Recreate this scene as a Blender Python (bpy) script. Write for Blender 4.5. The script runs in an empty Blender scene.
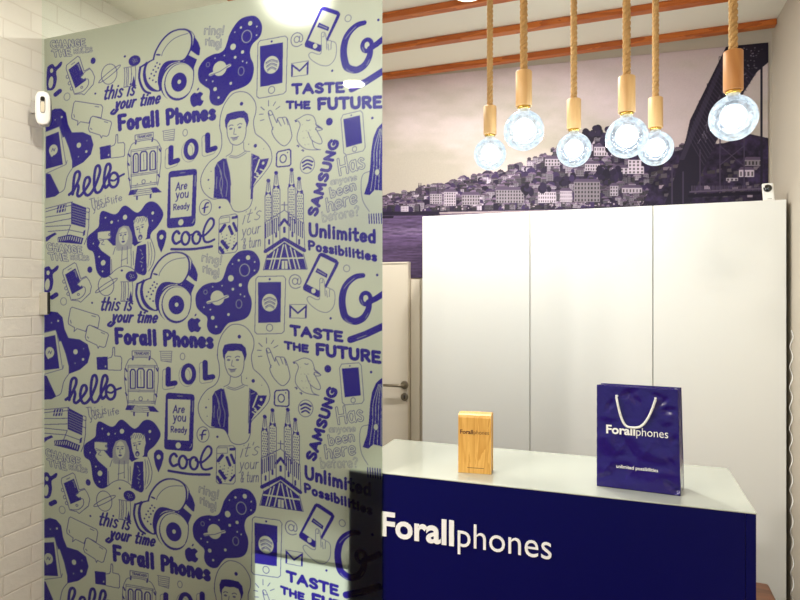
import bpy, bmesh, math, random
import numpy as np
from mathutils import Vector, Matrix

random.seed(7)
rng = np.random.default_rng(11)
SC = bpy.context.scene
COL = SC.collection

# ------------------------------------------------------------------ camera
CAM_H = 1.75
FPX = 600.0
HOR = 293.0
YAW = math.radians(20.56)
CY, SY = math.cos(YAW), math.sin(YAW)

cam_data = bpy.data.cameras.new('camera')
cam_data.sensor_fit = 'HORIZONTAL'
cam_data.sensor_width = 36.0
cam_data.lens = FPX / 800.0 * 36.0
cam_data.shift_y = (HOR - 300.0) / 800.0
cam_data.clip_start = 0.05
cam = bpy.data.objects.new('camera', cam_data)
COL.objects.link(cam)
cam.location = (0, 0, CAM_H)
cam.rotation_euler = (math.radians(90), 0, YAW)
SC.camera = cam

# ------------------------------------------------------------------ world, exposure, big lights
SC.view_settings.view_transform = 'Standard'
SC.view_settings.look = 'None'
SC.view_settings.gamma = 1.0
SC.view_settings.use_curve_mapping = False
SC.view_settings.exposure = 0.12
SC.cycles.max_bounces = 10
SC.cycles.diffuse_bounces = 6
SC.cycles.glossy_bounces = 4
SC.cycles.transmission_bounces = 8
SC.cycles.transparent_max_bounces = 12
SC.cycles.caustics_reflective = False
SC.cycles.caustics_refractive = False

world = bpy.data.worlds.new('world')
SC.world = world
world.use_nodes = True
wn = world.node_tree.nodes
wn['Background'].inputs['Color'].default_value = (0.86, 0.95, 1.0, 1)
wn['Background'].inputs['Strength'].default_value = 0.5

PENDANT_W = 9.6
CEIL_W = 14.0
FRONT_W = 34.0

CEIL_Z = CAM_H + 1.38
LEFT_X = -2.306
RIGHT_X = 0.715
BACK_Y = 3.60
FRONT_Y = -2.6
GLASS_Y = 1.84

# ------------------------------------------------------------------ helpers
def at_y(px, py, Y):
    """point of the vertical plane at depth Y that lies on the pixel's sight line"""
    xc = (px - 400.0) / FPX
    zc = (HOR - py) / FPX
    dx = -SY + CY * xc
    dy = CY + SY * xc
    t = Y / dy
    return Vector((dx * t, Y, CAM_H + zc * t))

def at_z(px, py, z):
    xc = (px - 400.0) / FPX
    zc = (HOR - py) / FPX
    t = (z - CAM_H) / zc
    return Vector(((-SY + CY * xc) * t, (CY + SY * xc) * t, z))

def at_t(px, py, t):
    xc = (px - 400.0) / FPX
    zc = (HOR - py) / FPX
    return Vector(((-SY + CY * xc) * t, (CY + SY * xc) * t, CAM_H + zc * t))

def to_px(X, Y, Z):
    f = -SY * X + CY * Y
    r = CY * X + SY * Y
    return 400.0 + FPX * r / f, HOR - FPX * (Z - CAM_H) / f

def lin(c):
    c = np.asarray(c, dtype=np.float32)
    return np.where(c <= 0.04045, c / 12.92, ((c + 0.055) / 1.055) ** 2.4)

def srgb(r, g, b):
    v = lin(np.array([r, g, b]) / 255.0)
    return (float(v[0]), float(v[1]), float(v[2]), 1.0)

def link_mesh(name, me, mat=None, parent=None, smooth=False):
    o = bpy.data.objects.new(name, me)
    COL.objects.link(o)
    if mat is not None:
        me.materials.append(mat)
    if parent is not None:
        o.parent = parent
    if smooth:
        me.polygons.foreach_set('use_smooth', [True] * len(me.polygons))
    return o

def obj(name, bm, mat=None, parent=None, smooth=False):
    me = bpy.data.meshes.new(name)
    bmesh.ops.recalc_face_normals(bm, faces=bm.faces)
    bm.to_mesh(me)
    bm.free()
    return link_mesh(name, me, mat, parent, smooth)

def tag(o, label, cat, group=None):
    o['label'] = label
    o['category'] = cat
    if group:
        o['group'] = group
    return o

def thing(name, label, cat, loc=(0, 0, 0), rz=0.0, group=None):
    o = bpy.data.objects.new(name, None)
    COL.objects.link(o)
    o.location = loc
    o.rotation_euler = (0, 0, rz)
    o.empty_display_size = 0.05
    return tag(o, label, cat, group)

def struct(o):
    o['kind'] = 'structure'
    return o

def add_box(bm, x0, y0, z0, x1, y1, z1, bevel=0.0, seg=2):
    vs = [bm.verts.new(p) for p in ((x0, y0, z0), (x1, y0, z0), (x1, y1, z0), (x0, y1, z0),
                                    (x0, y0, z1), (x1, y0, z1), (x1, y1, z1), (x0, y1, z1))]
    fs = [bm.faces.new([vs[i] for i in f]) for f in
          ((0, 3, 2, 1), (4, 5, 6, 7), (0, 1, 5, 4), (1, 2, 6, 5), (2, 3, 7, 6), (3, 0, 4, 7))]
    if bevel > 0:
        es = list({e for f in fs for e in f.edges})
        bmesh.ops.bevel(bm, geom=es, offset=bevel, segments=seg, profile=0.5, affect='EDGES')
    return bm

def box(x0, y0, z0, x1, y1, z1, bevel=0.0, seg=2):
    return add_box(bmesh.new(), x0, y0, z0, x1, y1, z1, bevel, seg)

def add_lathe(bm, profile, n=32, center=(0, 0, 0)):
    """profile: list of (r, z), turned about the z axis"""
    cx, cy, cz = center
    rings = []
    for r, z in profile:
        if r < 1e-6:
            rings.append([bm.verts.new((cx, cy, cz + z))])
        else:
            rings.append([bm.verts.new((cx + r * math.cos(2 * math.pi * i / n),
                                        cy + r * math.sin(2 * math.pi * i / n), cz + z)) for i in range(n)])
    for a, b in zip(rings, rings[1:]):
        for i in range(n):
            j = (i + 1) % n
            if len(a) == 1 and len(b) == 1:
                continue
            if len(a) == 1:
                bm.faces.new((a[0], b[i], b[j]))
            elif len(b) == 1:
                bm.faces.new((a[i], a[j], b[0]))
            else:
                bm.faces.new((a[i], a[j], b[j], b[i]))
    return bm

def add_tube(bm, pts, r, n=8, caps=True):
    pts = [Vector(p) for p in pts]
    rings = []
    up = Vector((0.13, 0.31, 0.94)).normalized()
    for i, p in enumerate(pts):
        a = pts[max(0, i - 1)]
        b = pts[min(len(pts) - 1, i + 1)]
        d = (b - a).normalized()
        s = d.cross(up)
        if s.length < 1e-4:
            s = d.cross(Vector((1, 0, 0)))
        s.normalize()
        u = s.cross(d).normalized()
        rr = r[i] if isinstance(r, (list, tuple)) else r
        rings.append([bm.verts.new(p + (s * math.cos(2 * math.pi * k / n) + u * math.sin(2 * math.pi * k / n)) * rr)
                      for k in range(n)])
    for a, b in zip(rings, rings[1:]):
        for k in range(n):
            bm.faces.new((a[k], a[(k + 1) % n], b[(k + 1) % n], b[k]))
    if caps:
        bm.faces.new(rings[0][::-1])
        bm.faces.new(rings[-1])
    return bm

def text_mesh(txt, thick=0.0, extrude=0.0):
    """a mesh of the lettering, its left at 0, base line at 0, plus its measured width and cap height"""
    cu = bpy.data.curves.new('lettering', 'FONT')
    cu.body = txt
    cu.offset = thick
    cu.resolution_u = 4
    cu.extrude = extrude
    o = bpy.data.objects.new('lettering', cu)
    COL.objects.link(o)
    bpy.context.view_layer.update()
    me = bpy.data.meshes.new_from_object(o.evaluated_get(bpy.context.evaluated_depsgraph_get()))
    bpy.data.objects.remove(o)
    bpy.data.curves.remove(cu)
    n = len(me.vertices)
    co = np.zeros(n * 3, dtype=np.float32)
    me.vertices.foreach_get('co', co)
    co = co.reshape(n, 3)
    return me, co

def lettering(name, txt, width, cap, mat, parent, loc, rot, thick=0.0, depth=0.002):
    me, co = text_mesh(txt, thick, 0.05)
    x0, x1 = co[:, 0].min(), co[:, 0].max()
    ymax = co[:, 1].max()
    z0, z1 = co[:, 2].min(), co[:, 2].max()
    co[:, 0] = (co[:, 0] - x0) * width / (x1 - x0)
    co[:, 1] = co[:, 1] * cap / ymax
    co[:, 2] = (co[:, 2] - z0) / (z1 - z0) * depth
    me.vertices.foreach_set('co', co.reshape(-1))
    me.materials.clear()
    me.update()
    o = link_mesh(name, me, mat, parent)
    o.location = loc
    o.rotation_euler = rot
    return o

# ------------------------------------------------------------------ materials
def new_mat(name):
    m = bpy.data.materials.new(name)
    m.use_nodes = True
    nt = m.node_tree
    nt.nodes.clear()
    out = nt.nodes.new('ShaderNodeOutputMaterial')
    return m, nt, out

def principled(name, color, rough=0.5, metallic=0.0, noise=0.0, nscale=20.0, bump=0.0, bscale=60.0,
               coat=0.0, spec=0.5, stretch=None):
    m, nt, out = new_mat(name)
    b = nt.nodes.new('ShaderNodeBsdfPrincipled')
    b.inputs['Base Color'].default_value = color
    b.inputs['Roughness'].default_value = rough
    b.inputs['Metallic'].default_value = metallic
    b.inputs['Coat Weight'].default_value = coat
    b.inputs['Coat Roughness'].default_value = 0.05
    b.inputs['Specular IOR Level'].default_value = spec
    tc = nt.nodes.new('ShaderNodeTexCoord')
    vec = tc.outputs['Object']
    if stretch:
        mp = nt.nodes.new('ShaderNodeMapping')
        mp.inputs['Scale'].default_value = stretch
        nt.links.new(vec, mp.inputs['Vector'])
        vec = mp.outputs['Vector']
    nz = nt.nodes.new('ShaderNodeTexNoise')
    nz.inputs['Scale'].default_value = nscale
    nz.inputs['Detail'].default_value = 4
    nt.links.new(vec, nz.inputs['Vector'])
    mx = nt.nodes.new('ShaderNodeMix')
    mx.data_type = 'RGBA'
    mx.inputs['A'].default_value = tuple(c * (1 - noise) for c in color[:3]) + (1,)
    mx.inputs['B'].default_value = tuple(min(1, c * (1 + noise)) for c in color[:3]) + (1,)
    nt.links.new(nz.outputs['Fac'], mx.inputs['Factor'])
    nt.links.new(mx.outputs['Result'], b.inputs['Base Color'])
    if bump > 0:
        n2 = nt.nodes.new('ShaderNodeTexNoise')
        n2.inputs['Scale'].default_value = bscale
        n2.inputs['Detail'].default_value = 3
        nt.links.new(vec, n2.inputs['Vector'])
        bp = nt.nodes.new('ShaderNodeBump')
        bp.inputs['Strength'].default_value = bump
        bp.inputs['Distance'].default_value = 0.01
        nt.links.new(n2.outputs['Fac'], bp.inputs['Height'])
        nt.links.new(bp.outputs['Normal'], b.inputs['Normal'])
    nt.links.new(b.outputs['BSDF'], out.inputs['Surface'])
    return m

def emission(name, color, strength):
    m, nt, out = new_mat(name)
    e = nt.nodes.new('ShaderNodeEmission')
    e.inputs['Color'].default_value = color
    e.inputs['Strength'].default_value = strength
    nt.links.new(e.outputs['Emission'], out.inputs['Surface'])
    return m

def brick_mat():
    m, nt, out = new_mat('white_painted_brick')
    b = nt.nodes.new('ShaderNodeBsdfPrincipled')
    b.inputs['Roughness'].default_value = 0.6
    tc = nt.nodes.new('ShaderNodeTexCoord')
    sp = nt.nodes.new('ShaderNodeSeparateXYZ')
    cb = nt.nodes.new('ShaderNodeCombineXYZ')
    nt.links.new(tc.outputs['Object'], sp.inputs[0])
    nt.links.new(sp.outputs['Y'], cb.inputs['X'])
    nt.links.new(sp.outputs['Z'], cb.inputs['Y'])
    wob = nt.nodes.new('ShaderNodeTexNoise')
    wob.inputs['Scale'].default_value = 6.0
    nt.links.new(cb.outputs[0], wob.inputs['Vector'])
    wm = nt.nodes.new('ShaderNodeVectorMath')
    wm.operation = 'MULTIPLY_ADD'
    wm.inputs[1].default_value = (0.012, 0.012, 0)
    nt.links.new(wob.outputs['Color'], wm.inputs[0])
    nt.links.new(cb.outputs[0], wm.inputs[2])
    br = nt.nodes.new('ShaderNodeTexBrick')
    br.inputs['Scale'].default_value = 1.0
    br.inputs['Brick Width'].default_value = 0.24
    br.inputs['Row Height'].default_value = 0.079
    br.inputs['Mortar Size'].default_value = 0.004
    br.inputs['Mortar Smooth'].default_value = 0.6
    br.inputs['Bias'].default_value = -0.2
    br.inputs['Color1'].default_value = srgb(236, 231, 220)
    br.inputs['Color2'].default_value = srgb(231, 226, 215)
    br.inputs['Mortar'].default_value = srgb(226, 219, 207)
    nt.links.new(wm.outputs[0], br.inputs['Vector'])
    nt.links.new(br.outputs['Color'], b.inputs['Base Color'])
    nz = nt.nodes.new('ShaderNodeTexNoise')
    nz.inputs['Scale'].default_value = 28
    nz.inputs['Detail'].default_value = 5
    nt.links.new(cb.outputs[0], nz.inputs['Vector'])
    ma = nt.nodes.new('ShaderNodeMath')
    ma.operation = 'MULTIPLY_ADD'
    ma.inputs[1].default_value = -1.0
    nt.links.new(br.outputs['Fac'], ma.inputs[0])
    nt.links.new(nz.outputs['Fac'], ma.inputs[2])
    bp = nt.nodes.new('ShaderNodeBump')
    bp.inputs['Strength'].default_value = 0.28
    bp.inputs['Distance'].default_value = 0.006
    nt.links.new(ma.outputs[0], bp.inputs['Height'])
    nt.links.new(bp.outputs['Normal'], b.inputs['Normal'])
    nt.links.new(b.outputs['BSDF'], out.inputs['Surface'])
    return m

def wood_mat(name, c_light, c_dark, axis='X', scale=9.0, rough=0.45, rings=9.0):
    m, nt, out = new_mat(name)
    b = nt.nodes.new('ShaderNodeBsdfPrincipled')
    b.inputs['Roughness'].default_value = rough
    tc = nt.nodes.new('ShaderNodeTexCoord')
    mp = nt.nodes.new('ShaderNodeMapping')
    s = {'X': (0.12, 1, 1), 'Y': (1, 0.12, 1), 'Z': (1, 1, 0.12)}[axis]
    mp.inputs['Scale'].default_value = s
    nt.links.new(tc.outputs['Object'], mp.inputs['Vector'])
    nz = nt.nodes.new('ShaderNodeTexNoise')
    nz.inputs['Scale'].default_value = scale
    nz.inputs['Detail'].default_value = 6
    nz.inputs['Distortion'].default_value = 1.2
    nt.links.new(mp.outputs['Vector'], nz.inputs['Vector'])
    mu = nt.nodes.new('ShaderNodeMath')
    mu.operation = 'MULTIPLY'
    mu.inputs[1].default_value = rings
    nt.links.new(nz.outputs['Fac'], mu.inputs[0])
    sn = nt.nodes.new('ShaderNodeMath')
    sn.operation = 'FRACT'
    nt.links.new(mu.outputs[0], sn.inputs[0])
    mx = nt.nodes.new('ShaderNodeMix')
    mx.data_type = 'RGBA'
    mx.inputs['A'].default_value = c_light
    mx.inputs['B'].default_value = c_dark
    nt.links.new(sn.outputs[0], mx.inputs['Factor'])
    nt.links.new(mx.outputs['Result'], b.inputs['Base Color'])
    bp = nt.nodes.new('ShaderNodeBump')
    bp.inputs['Strength'].default_value = 0.1
    bp.inputs['Distance'].default_value = 0.002
    nt.links.new(nz.outputs['Fac'], bp.inputs['Height'])
    nt.links.new(bp.outputs['Normal'], b.inputs['Normal'])
    nt.links.new(b.outputs['BSDF'], out.inputs['Surface'])
    return m

def glass_mat():
    m, nt, out = new_mat('clear_glass')
    tr = nt.nodes.new('ShaderNodeBsdfTransparent')
    tr.inputs['Color'].default_value = (0.955, 0.985, 0.965, 1)
    gl = nt.nodes.new('ShaderNodeBsdfGlossy')
    gl.inputs['Roughness'].default_value = 0.01
    fr = nt.nodes.new('ShaderNodeFresnel')
    fr.inputs['IOR'].default_value = 1.26
    mx = nt.nodes.new('ShaderNodeMixShader')
    ge = nt.nodes.new('ShaderNodeNewGeometry')
    inv = nt.nodes.new('ShaderNodeMath')
    inv.operation = 'SUBTRACT'
    inv.inputs[0].default_value = 1.0
    nt.links.new(ge.outputs['Backfacing'], inv.inputs[1])
    mu = nt.nodes.new('ShaderNodeMath')
    mu.operation = 'MULTIPLY'
    nt.links.new(fr.outputs[0], mu.inputs[0])
    nt.links.new(inv.outputs[0], mu.inputs[1])
    nt.links.new(mu.outputs[0], mx.inputs[0])
    nt.links.new(tr.outputs[0], mx.inputs[1])
    nt.links.new(gl.outputs[0], mx.inputs[2])
    nt.links.new(mx.outputs[0], out.inputs['Surface'])
    return m

def film_mat():
    m, nt, out = new_mat('printed_frosted_film')
    at = nt.nodes.new('ShaderNodeAttribute')
    at.attribute_name = 'ink'
    def mixed(a, b):
        mx = nt.nodes.new('ShaderNodeMix')
        mx.data_type = 'RGBA'
        mx.inputs['A'].default_value = a
        mx.inputs['B'].default_value = b
        nt.links.new(at.outputs['Fac'], mx.inputs['Factor'])
        return mx.outputs['Result']
    tint = mixed((0.455, 0.475, 0.405, 1), (0.026, 0.017, 0.23, 1))
    tl = nt.nodes.new('ShaderNodeBsdfTranslucent')
    nt.links.new(tint, tl.inputs['Color'])
    rf = nt.nodes.new('ShaderNodeBsdfRefraction')
    rf.inputs['IOR'].default_value = 1.35
    rf.inputs['Roughness'].default_value = 0.55
    nt.links.new(mixed((0.50, 0.515, 0.445, 1), (0.026, 0.017, 0.23, 1)), rf.inputs['Color'])
    df = nt.nodes.new('ShaderNodeBsdfDiffuse')
    nt.links.new(mixed((0.62, 0.68, 0.60, 1), (0.018, 0.014, 0.16, 1)), df.inputs['Color'])
    gl = nt.nodes.new('ShaderNodeBsdfGlossy')
    gl.inputs['Roughness'].default_value = 0.30
    def mix(f, a, b):
        mx = nt.nodes.new('ShaderNodeMixShader')
        mx.inputs[0].default_value = f
        nt.links.new(a.outputs[0], mx.inputs[1])
        nt.links.new(b.outputs[0], mx.inputs[2])
        return mx
    sh = mix(0.010, mix(0.004, mix(0.45, tl, rf), df), gl)
    nt.links.new(sh.outputs[0], out.inputs['Surface'])
    return m

def mural_mat():
    m, nt, out = new_mat('mural_print')
    at = nt.nodes.new('ShaderNodeAttribute')
    at.attribute_name = 'print'
    b = nt.nodes.new('ShaderNodeBsdfPrincipled')
    b.inputs['Roughness'].default_value = 0.55
    b.inputs['Specular IOR Level'].default_value = 0.25
    nt.links.new(at.outputs['Color'], b.inputs['Base Color'])
    nt.links.new(b.outputs['BSDF'], out.inputs['Surface'])
    return m

def bulb_glass_mat():
    m, nt, out = new_mat('glowing_crackle_glass')
    tc = nt.nodes.new('ShaderNodeTexCoord')
    nz = nt.nodes.new('ShaderNodeTexNoise')
    nz.inputs['Scale'].default_value = 55.0
    nz.inputs['Detail'].default_value = 5
    nz.inputs['Roughness'].default_value = 0.7
    nt.links.new(tc.outputs['Object'], nz.inputs['Vector'])
    vo = nt.nodes.new('ShaderNodeTexVoronoi')
    vo.feature = 'DISTANCE_TO_EDGE'
    vo.inputs['Scale'].default_value = 42.0
    nt.links.new(tc.outputs['Object'], vo.inputs['Vector'])
    rp = nt.nodes.new('ShaderNodeMapRange')
    rp.inputs['From Min'].default_value = 0.35
    rp.inputs['From Max'].default_value = 0.68
    rp.inputs['To Min'].default_value = 0.07
    rp.inputs['To Max'].default_value = 0.52
    nt.links.new(nz.outputs['Fac'], rp.inputs['Value'])
    em = nt.nodes.new('ShaderNodeEmission')
    em.inputs['Color'].default_value = (0.80, 0.91, 1.0, 1)
    nt.links.new(rp.outputs['Result'], em.inputs['Strength'])
    tr = nt.nodes.new('ShaderNodeBsdfTransparent')
    tr.inputs['Color'].default_value = (0.66, 0.72, 0.76, 1)
    gl = nt.nodes.new('ShaderNodeBsdfGlossy')
    gl.inputs['Roughness'].default_value = 0.08
    bp = nt.nodes.new('ShaderNodeBump')
    bp.inputs['Strength'].default_value = 0.5
    bp.inputs['Distance'].default_value = 0.003
    nt.links.new(vo.outputs['Distance'], bp.inputs['Height'])
    nt.links.new(bp.outputs['Normal'], gl.inputs['Normal'])
    fr = nt.nodes.new('ShaderNodeFresnel')
    fr.inputs['IOR'].default_value = 1.3
    nt.links.new(bp.outputs['Normal'], fr.inputs['Normal'])
    rf = nt.nodes.new('ShaderNodeBsdfRefraction')
    rf.inputs['Color'].default_value = (0.75, 0.79, 0.81, 1)
    rf.inputs['IOR'].default_value = 1.18
    rf.inputs['Roughness'].default_value = 0.5
    half = nt.nodes.new('ShaderNodeMixShader')
    half.inputs[0].default_value = 0.022
    nt.links.new(tr.outputs[0], half.inputs[1])
    nt.links.new(rf.outputs[0], half.inputs[2])
    mx = nt.nodes.new('ShaderNodeMixShader')
    nt.links.new(fr.outputs[0], mx.inputs[0])
    nt.links.new(half.outputs[0], mx.inputs[1])
    nt.links.new(gl.outputs[0], mx.inputs[2])
    ad = nt.nodes.new('ShaderNodeAddShader')
    nt.links.new(mx.outputs[0], ad.inputs[0])
    nt.links.new(em.outputs[0], ad.inputs[1])
    nt.links.new(ad.outputs[0], out.inputs['Surface'])
    return m

M = {}
M['brick'] = brick_mat()
M['plaster'] = principled('warm_white_plaster', srgb(196, 187, 172), 0.75, noise=0.03, nscale=3, bump=0.08, bscale=40)
M['ceiling'] = principled('white_ceiling_paint', srgb(238, 233, 218), 0.8, noise=0.02, nscale=2)
M['cabinet'] = principled('white_lacquer', srgb(243, 243, 238), 0.32, noise=0.01, nscale=2)
M['cabinet_edge'] = principled('white_melamine', srgb(228, 228, 220), 0.45, noise=0.01)
M['counter_top'] = principled('gloss_white_top', srgb(182, 186, 174), 0.12, noise=0.01, nscale=2, coat=0.4)
M['counter_blue'] = principled('navy_laminate', srgb(6, 7, 76), 0.35, noise=0.05, nscale=4, spec=0.15)
M['logo_white'] = principled('white_acrylic', srgb(246, 246, 246), 0.35, noise=0.01)
M['bag_blue'] = principled('gloss_blue_violet_paper', srgb(30, 13, 106), 0.16, noise=0.08, nscale=7, bump=0.9, bscale=16, coat=0.75, spec=0.2)
M['bag_blue'].node_tree.nodes['Principled BSDF'].inputs['Coat Roughness'].default_value = 0.13
M['bag_inside'] = principled('bag_lining', srgb(30, 24, 80), 0.5, noise=0.05)
M['cord_white'] = principled('white_cord', srgb(240, 240, 238), 0.6, noise=0.04, nscale=200, bump=0.3, bscale=300)
M['box_wood'] = wood_mat('golden_ash', srgb(228, 180, 98), srgb(202, 146, 63), 'Z', 26, 0.4, 5)
M['box_dark'] = principled('dark_slot', srgb(60, 36, 18), 0.7, noise=0.1)
M['burnt'] = principled('burnt_engraving', srgb(88, 52, 30), 0.7, noise=0.1)
M['beam_wood'] = wood_mat('orange_pine', srgb(206, 114, 42), srgb(170, 82, 24), 'X', 14, 0.4, 4)
M['stool_wood'] = wood_mat('brown_walnut', srgb(122, 74, 44), srgb(88, 50, 28), 'X', 14, 0.4, 5)
M['floor_wood'] = wood_mat('brown_floor_boards', srgb(112, 84, 60), srgb(84, 60, 42), 'Y', 5, 0.35, 6)
M['socket_wood'] = wood_mat('pale_beech', srgb(222, 180, 122), srgb(204, 156, 98), 'Z', 30, 0.5, 3)
M['socket_wood_light_tint'] = wood_mat('beech_light_tint', srgb(192, 132, 72), srgb(170, 108, 52), 'Z', 30, 0.5, 3)  # same beech, the rightmost socket's different lighting put into the colour
M['rope'] = principled('hemp_rope', srgb(190, 148, 92), 0.9, noise=0.25, nscale=90, bump=0.6, bscale=220)
M['brass'] = principled('brass', srgb(214, 176, 92), 0.25, metallic=1.0, noise=0.03)
M['steel'] = principled('brushed_steel', srgb(196, 192, 178), 0.42, metallic=0.6, noise=0.04, nscale=40, stretch=(1, 1, 8))
M['handle'] = principled('satin_nickel', srgb(142, 132, 114), 0.35, metallic=0.7, noise=0.04)
M['rubber'] = principled('black_rubber', srgb(18, 18, 20), 0.6, noise=0.1)
M['plastic'] = principled('white_plastic', srgb(238, 236, 230), 0.35, noise=0.01)
M['plastic_grey'] = principled('grey_plastic', srgb(150, 146, 138), 0.45, noise=0.03)
M['lens'] = principled('black_lens', srgb(8, 8, 10), 0.08, noise=0.05, coat=1.0)
M['lens_window'] = principled('ivory_window', srgb(206, 194, 168), 0.3, noise=0.02)
M['door'] = principled('cream_door_paint', srgb(228, 219, 203), 0.45, noise=0.02, nscale=4)
M['low_cabinet'] = principled('white_box_panel', srgb(244, 247, 242), 0.4, noise=0.01)
M['lit_panel'] = emission('lit_display_panel', (0.97, 1.0, 0.93, 1), 1.45)
M['glass'] = glass_mat()
M['film'] = film_mat()
M['mural'] = mural_mat()
M['bulb'] = bulb_glass_mat()
M['core'] = emission('led_core', (0.93, 0.97, 1.0, 1), 2.4)
M['lamp_glow'] = emission('warm_diffuser', (1.0, 0.90, 0.70, 1), 9.0)
M['lamp_ring'] = principled('white_lamp_ring', srgb(240, 236, 226), 0.4, noise=0.01)

# ------------------------------------------------------------------ raster canvas (used to print the film and the mural)
class Canvas:
    def __init__(s, x0, y0, x1, y1, res, ch=1):
        s.x0, s.y0, s.res = x0, y0, res
        s.W, s.H = int((x1 - x0) * res), int((y1 - y0) * res)
        s.a = np.zeros((s.H, s.W, ch), dtype=np.float32)
        s.o, s.k = (0.0, 0.0), 1.0
    def frame(s, ox, oy, k):
        s.o, s.k = (ox, oy), float(k)
    def P(s, pts):
        p = np.asarray(pts, dtype=np.float64).reshape(-1, 2)
        return (np.array(s.o) + p / s.k - np.array([s.x0, s.y0])) * s.res
    def _win(s, lo, hi):
        i0, j0 = max(0, int(lo[0]) - 1), max(0, int(lo[1]) - 1)
        i1, j1 = min(s.W, int(hi[0]) + 2), min(s.H, int(hi[1]) + 2)
        return i0, j0, i1, j1
    def poly(s, pts, v=1.0, smooth=False):
        if smooth:
            pts = spline(pts, True)
        p = s.P(pts)
        i0, j0, i1, j1 = s._win(p.min(0), p.max(0))
        if i1 <= i0 or j1 <= j0:
            return
        gx, gy = np.meshgrid(np.arange(i0, i1) + 0.5, np.arange(j0, j1) + 0.5)
        ins = np.zeros(gx.shape, dtype=bool)
        n = len(p)
        for q in range(n):
            ax, ay = p[q]
            bx, by = p[(q + 1) % n]
            if ay == by:
                continue
            c = ((ay > gy) != (by > gy)) & (gx < (bx - ax) * (gy - ay) / (by - ay) + ax)
            ins ^= c
        s.a[j0:j1, i0:i1][ins] = v
    def line(s, pts, w, v=1.0, smooth=False, closed=False):
        if smooth:
            pts = spline(pts, closed)
        elif closed:
            pts = list(pts) + [pts[0]]
        p = s.P(pts)
        r = max(w / s.k * s.res / 2.0, 0.7 if s.a.shape[2] == 3 or v == 0 else 1.55)
        if s.a.shape[2] == 1 and 0 < v < 1:
            v = v ** 0.45
        for q in range(len(p) - 1):
            a, b = p[q], p[q + 1]
            i0, j0, i1, j1 = s._win(np.minimum(a, b) - r, np.maximum(a, b) + r)
            if i1 <= i0 or j1 <= j0:
                continue
            gx, gy = np.meshgrid(np.arange(i0, i1) + 0.5, np.arange(j0, j1) + 0.5)
            d = b - a
            L = d @ d
            if L < 1e-9:
                t = 0.0
            else:
                t = np.clip(((gx - a[0]) * d[0] + (gy - a[1]) * d[1]) / L, 0, 1)
            dd = (gx - a[0] - t * d[0]) ** 2 + (gy - a[1] - t * d[1]) ** 2
            s.a[j0:j1, i0:i1][dd <= r * r] = v
    def ell(s, cx, cy, rx, ry=None, v=1.0, w=None, rot=0.0):
        ry = rx if ry is None else ry
        c, n = math.cos(math.radians(rot)), math.sin(math.radians(rot))
        pts = []
        for q in range(28):
            t = 2 * math.pi * q / 28
            x, y = rx * math.cos(t), ry * math.sin(t)
            pts.append((cx + x * c - y * n, cy + x * n + y * c))
        if w is None:
            s.poly(pts, v)
        else:
            s.line(pts, w, v, closed=True)
    def sample(s, px, py):
        x = (px - s.x0) * s.res - 0.5
        y = (py - s.y0) * s.res - 0.5
        ok = (x >= 0) & (y >= 0) & (x < s.W - 2) & (y < s.H - 2)
        xi = np.clip(x, 0, s.W - 2)
        yi = np.clip(y, 0, s.H - 2)
        i, j = xi.astype(int), yi.astype(int)
        fx, fy = (xi - i)[..., None], (yi - j)[..., None]
        a = s.a
        r = (a[j, i] * (1 - fx) + a[j, i + 1] * fx) * (1 - fy) + (a[j + 1, i] * (1 - fx) + a[j + 1, i + 1] * fx) * fy
        return r * ok[..., None]

def spline(pts, closed=False, n=6):
    p = [np.array(q, dtype=float) for q in pts]
    out = []
    m = len(p)
    rg = range(m) if closed else range(m - 1)
    for i in rg:
        if closed:
            a, b, c, d = p[(i - 1) % m], p[i], p[(i + 1) % m], p[(i + 2) % m]
        else:
            a, b, c, d = p[max(i - 1, 0)], p[i], p[i + 1], p[min(i + 2, m - 1)]
        for k in range(n):
            t = k / n
            out.append(0.5 * ((2 * b) + (-a + c) * t + (2 * a - 5 * b + 4 * c - d) * t * t + (-a + 3 * b - 3 * c + d) * t ** 3))
    out.append(p[0] if closed else p[-1])
    return [tuple(q) for q in out]

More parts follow.
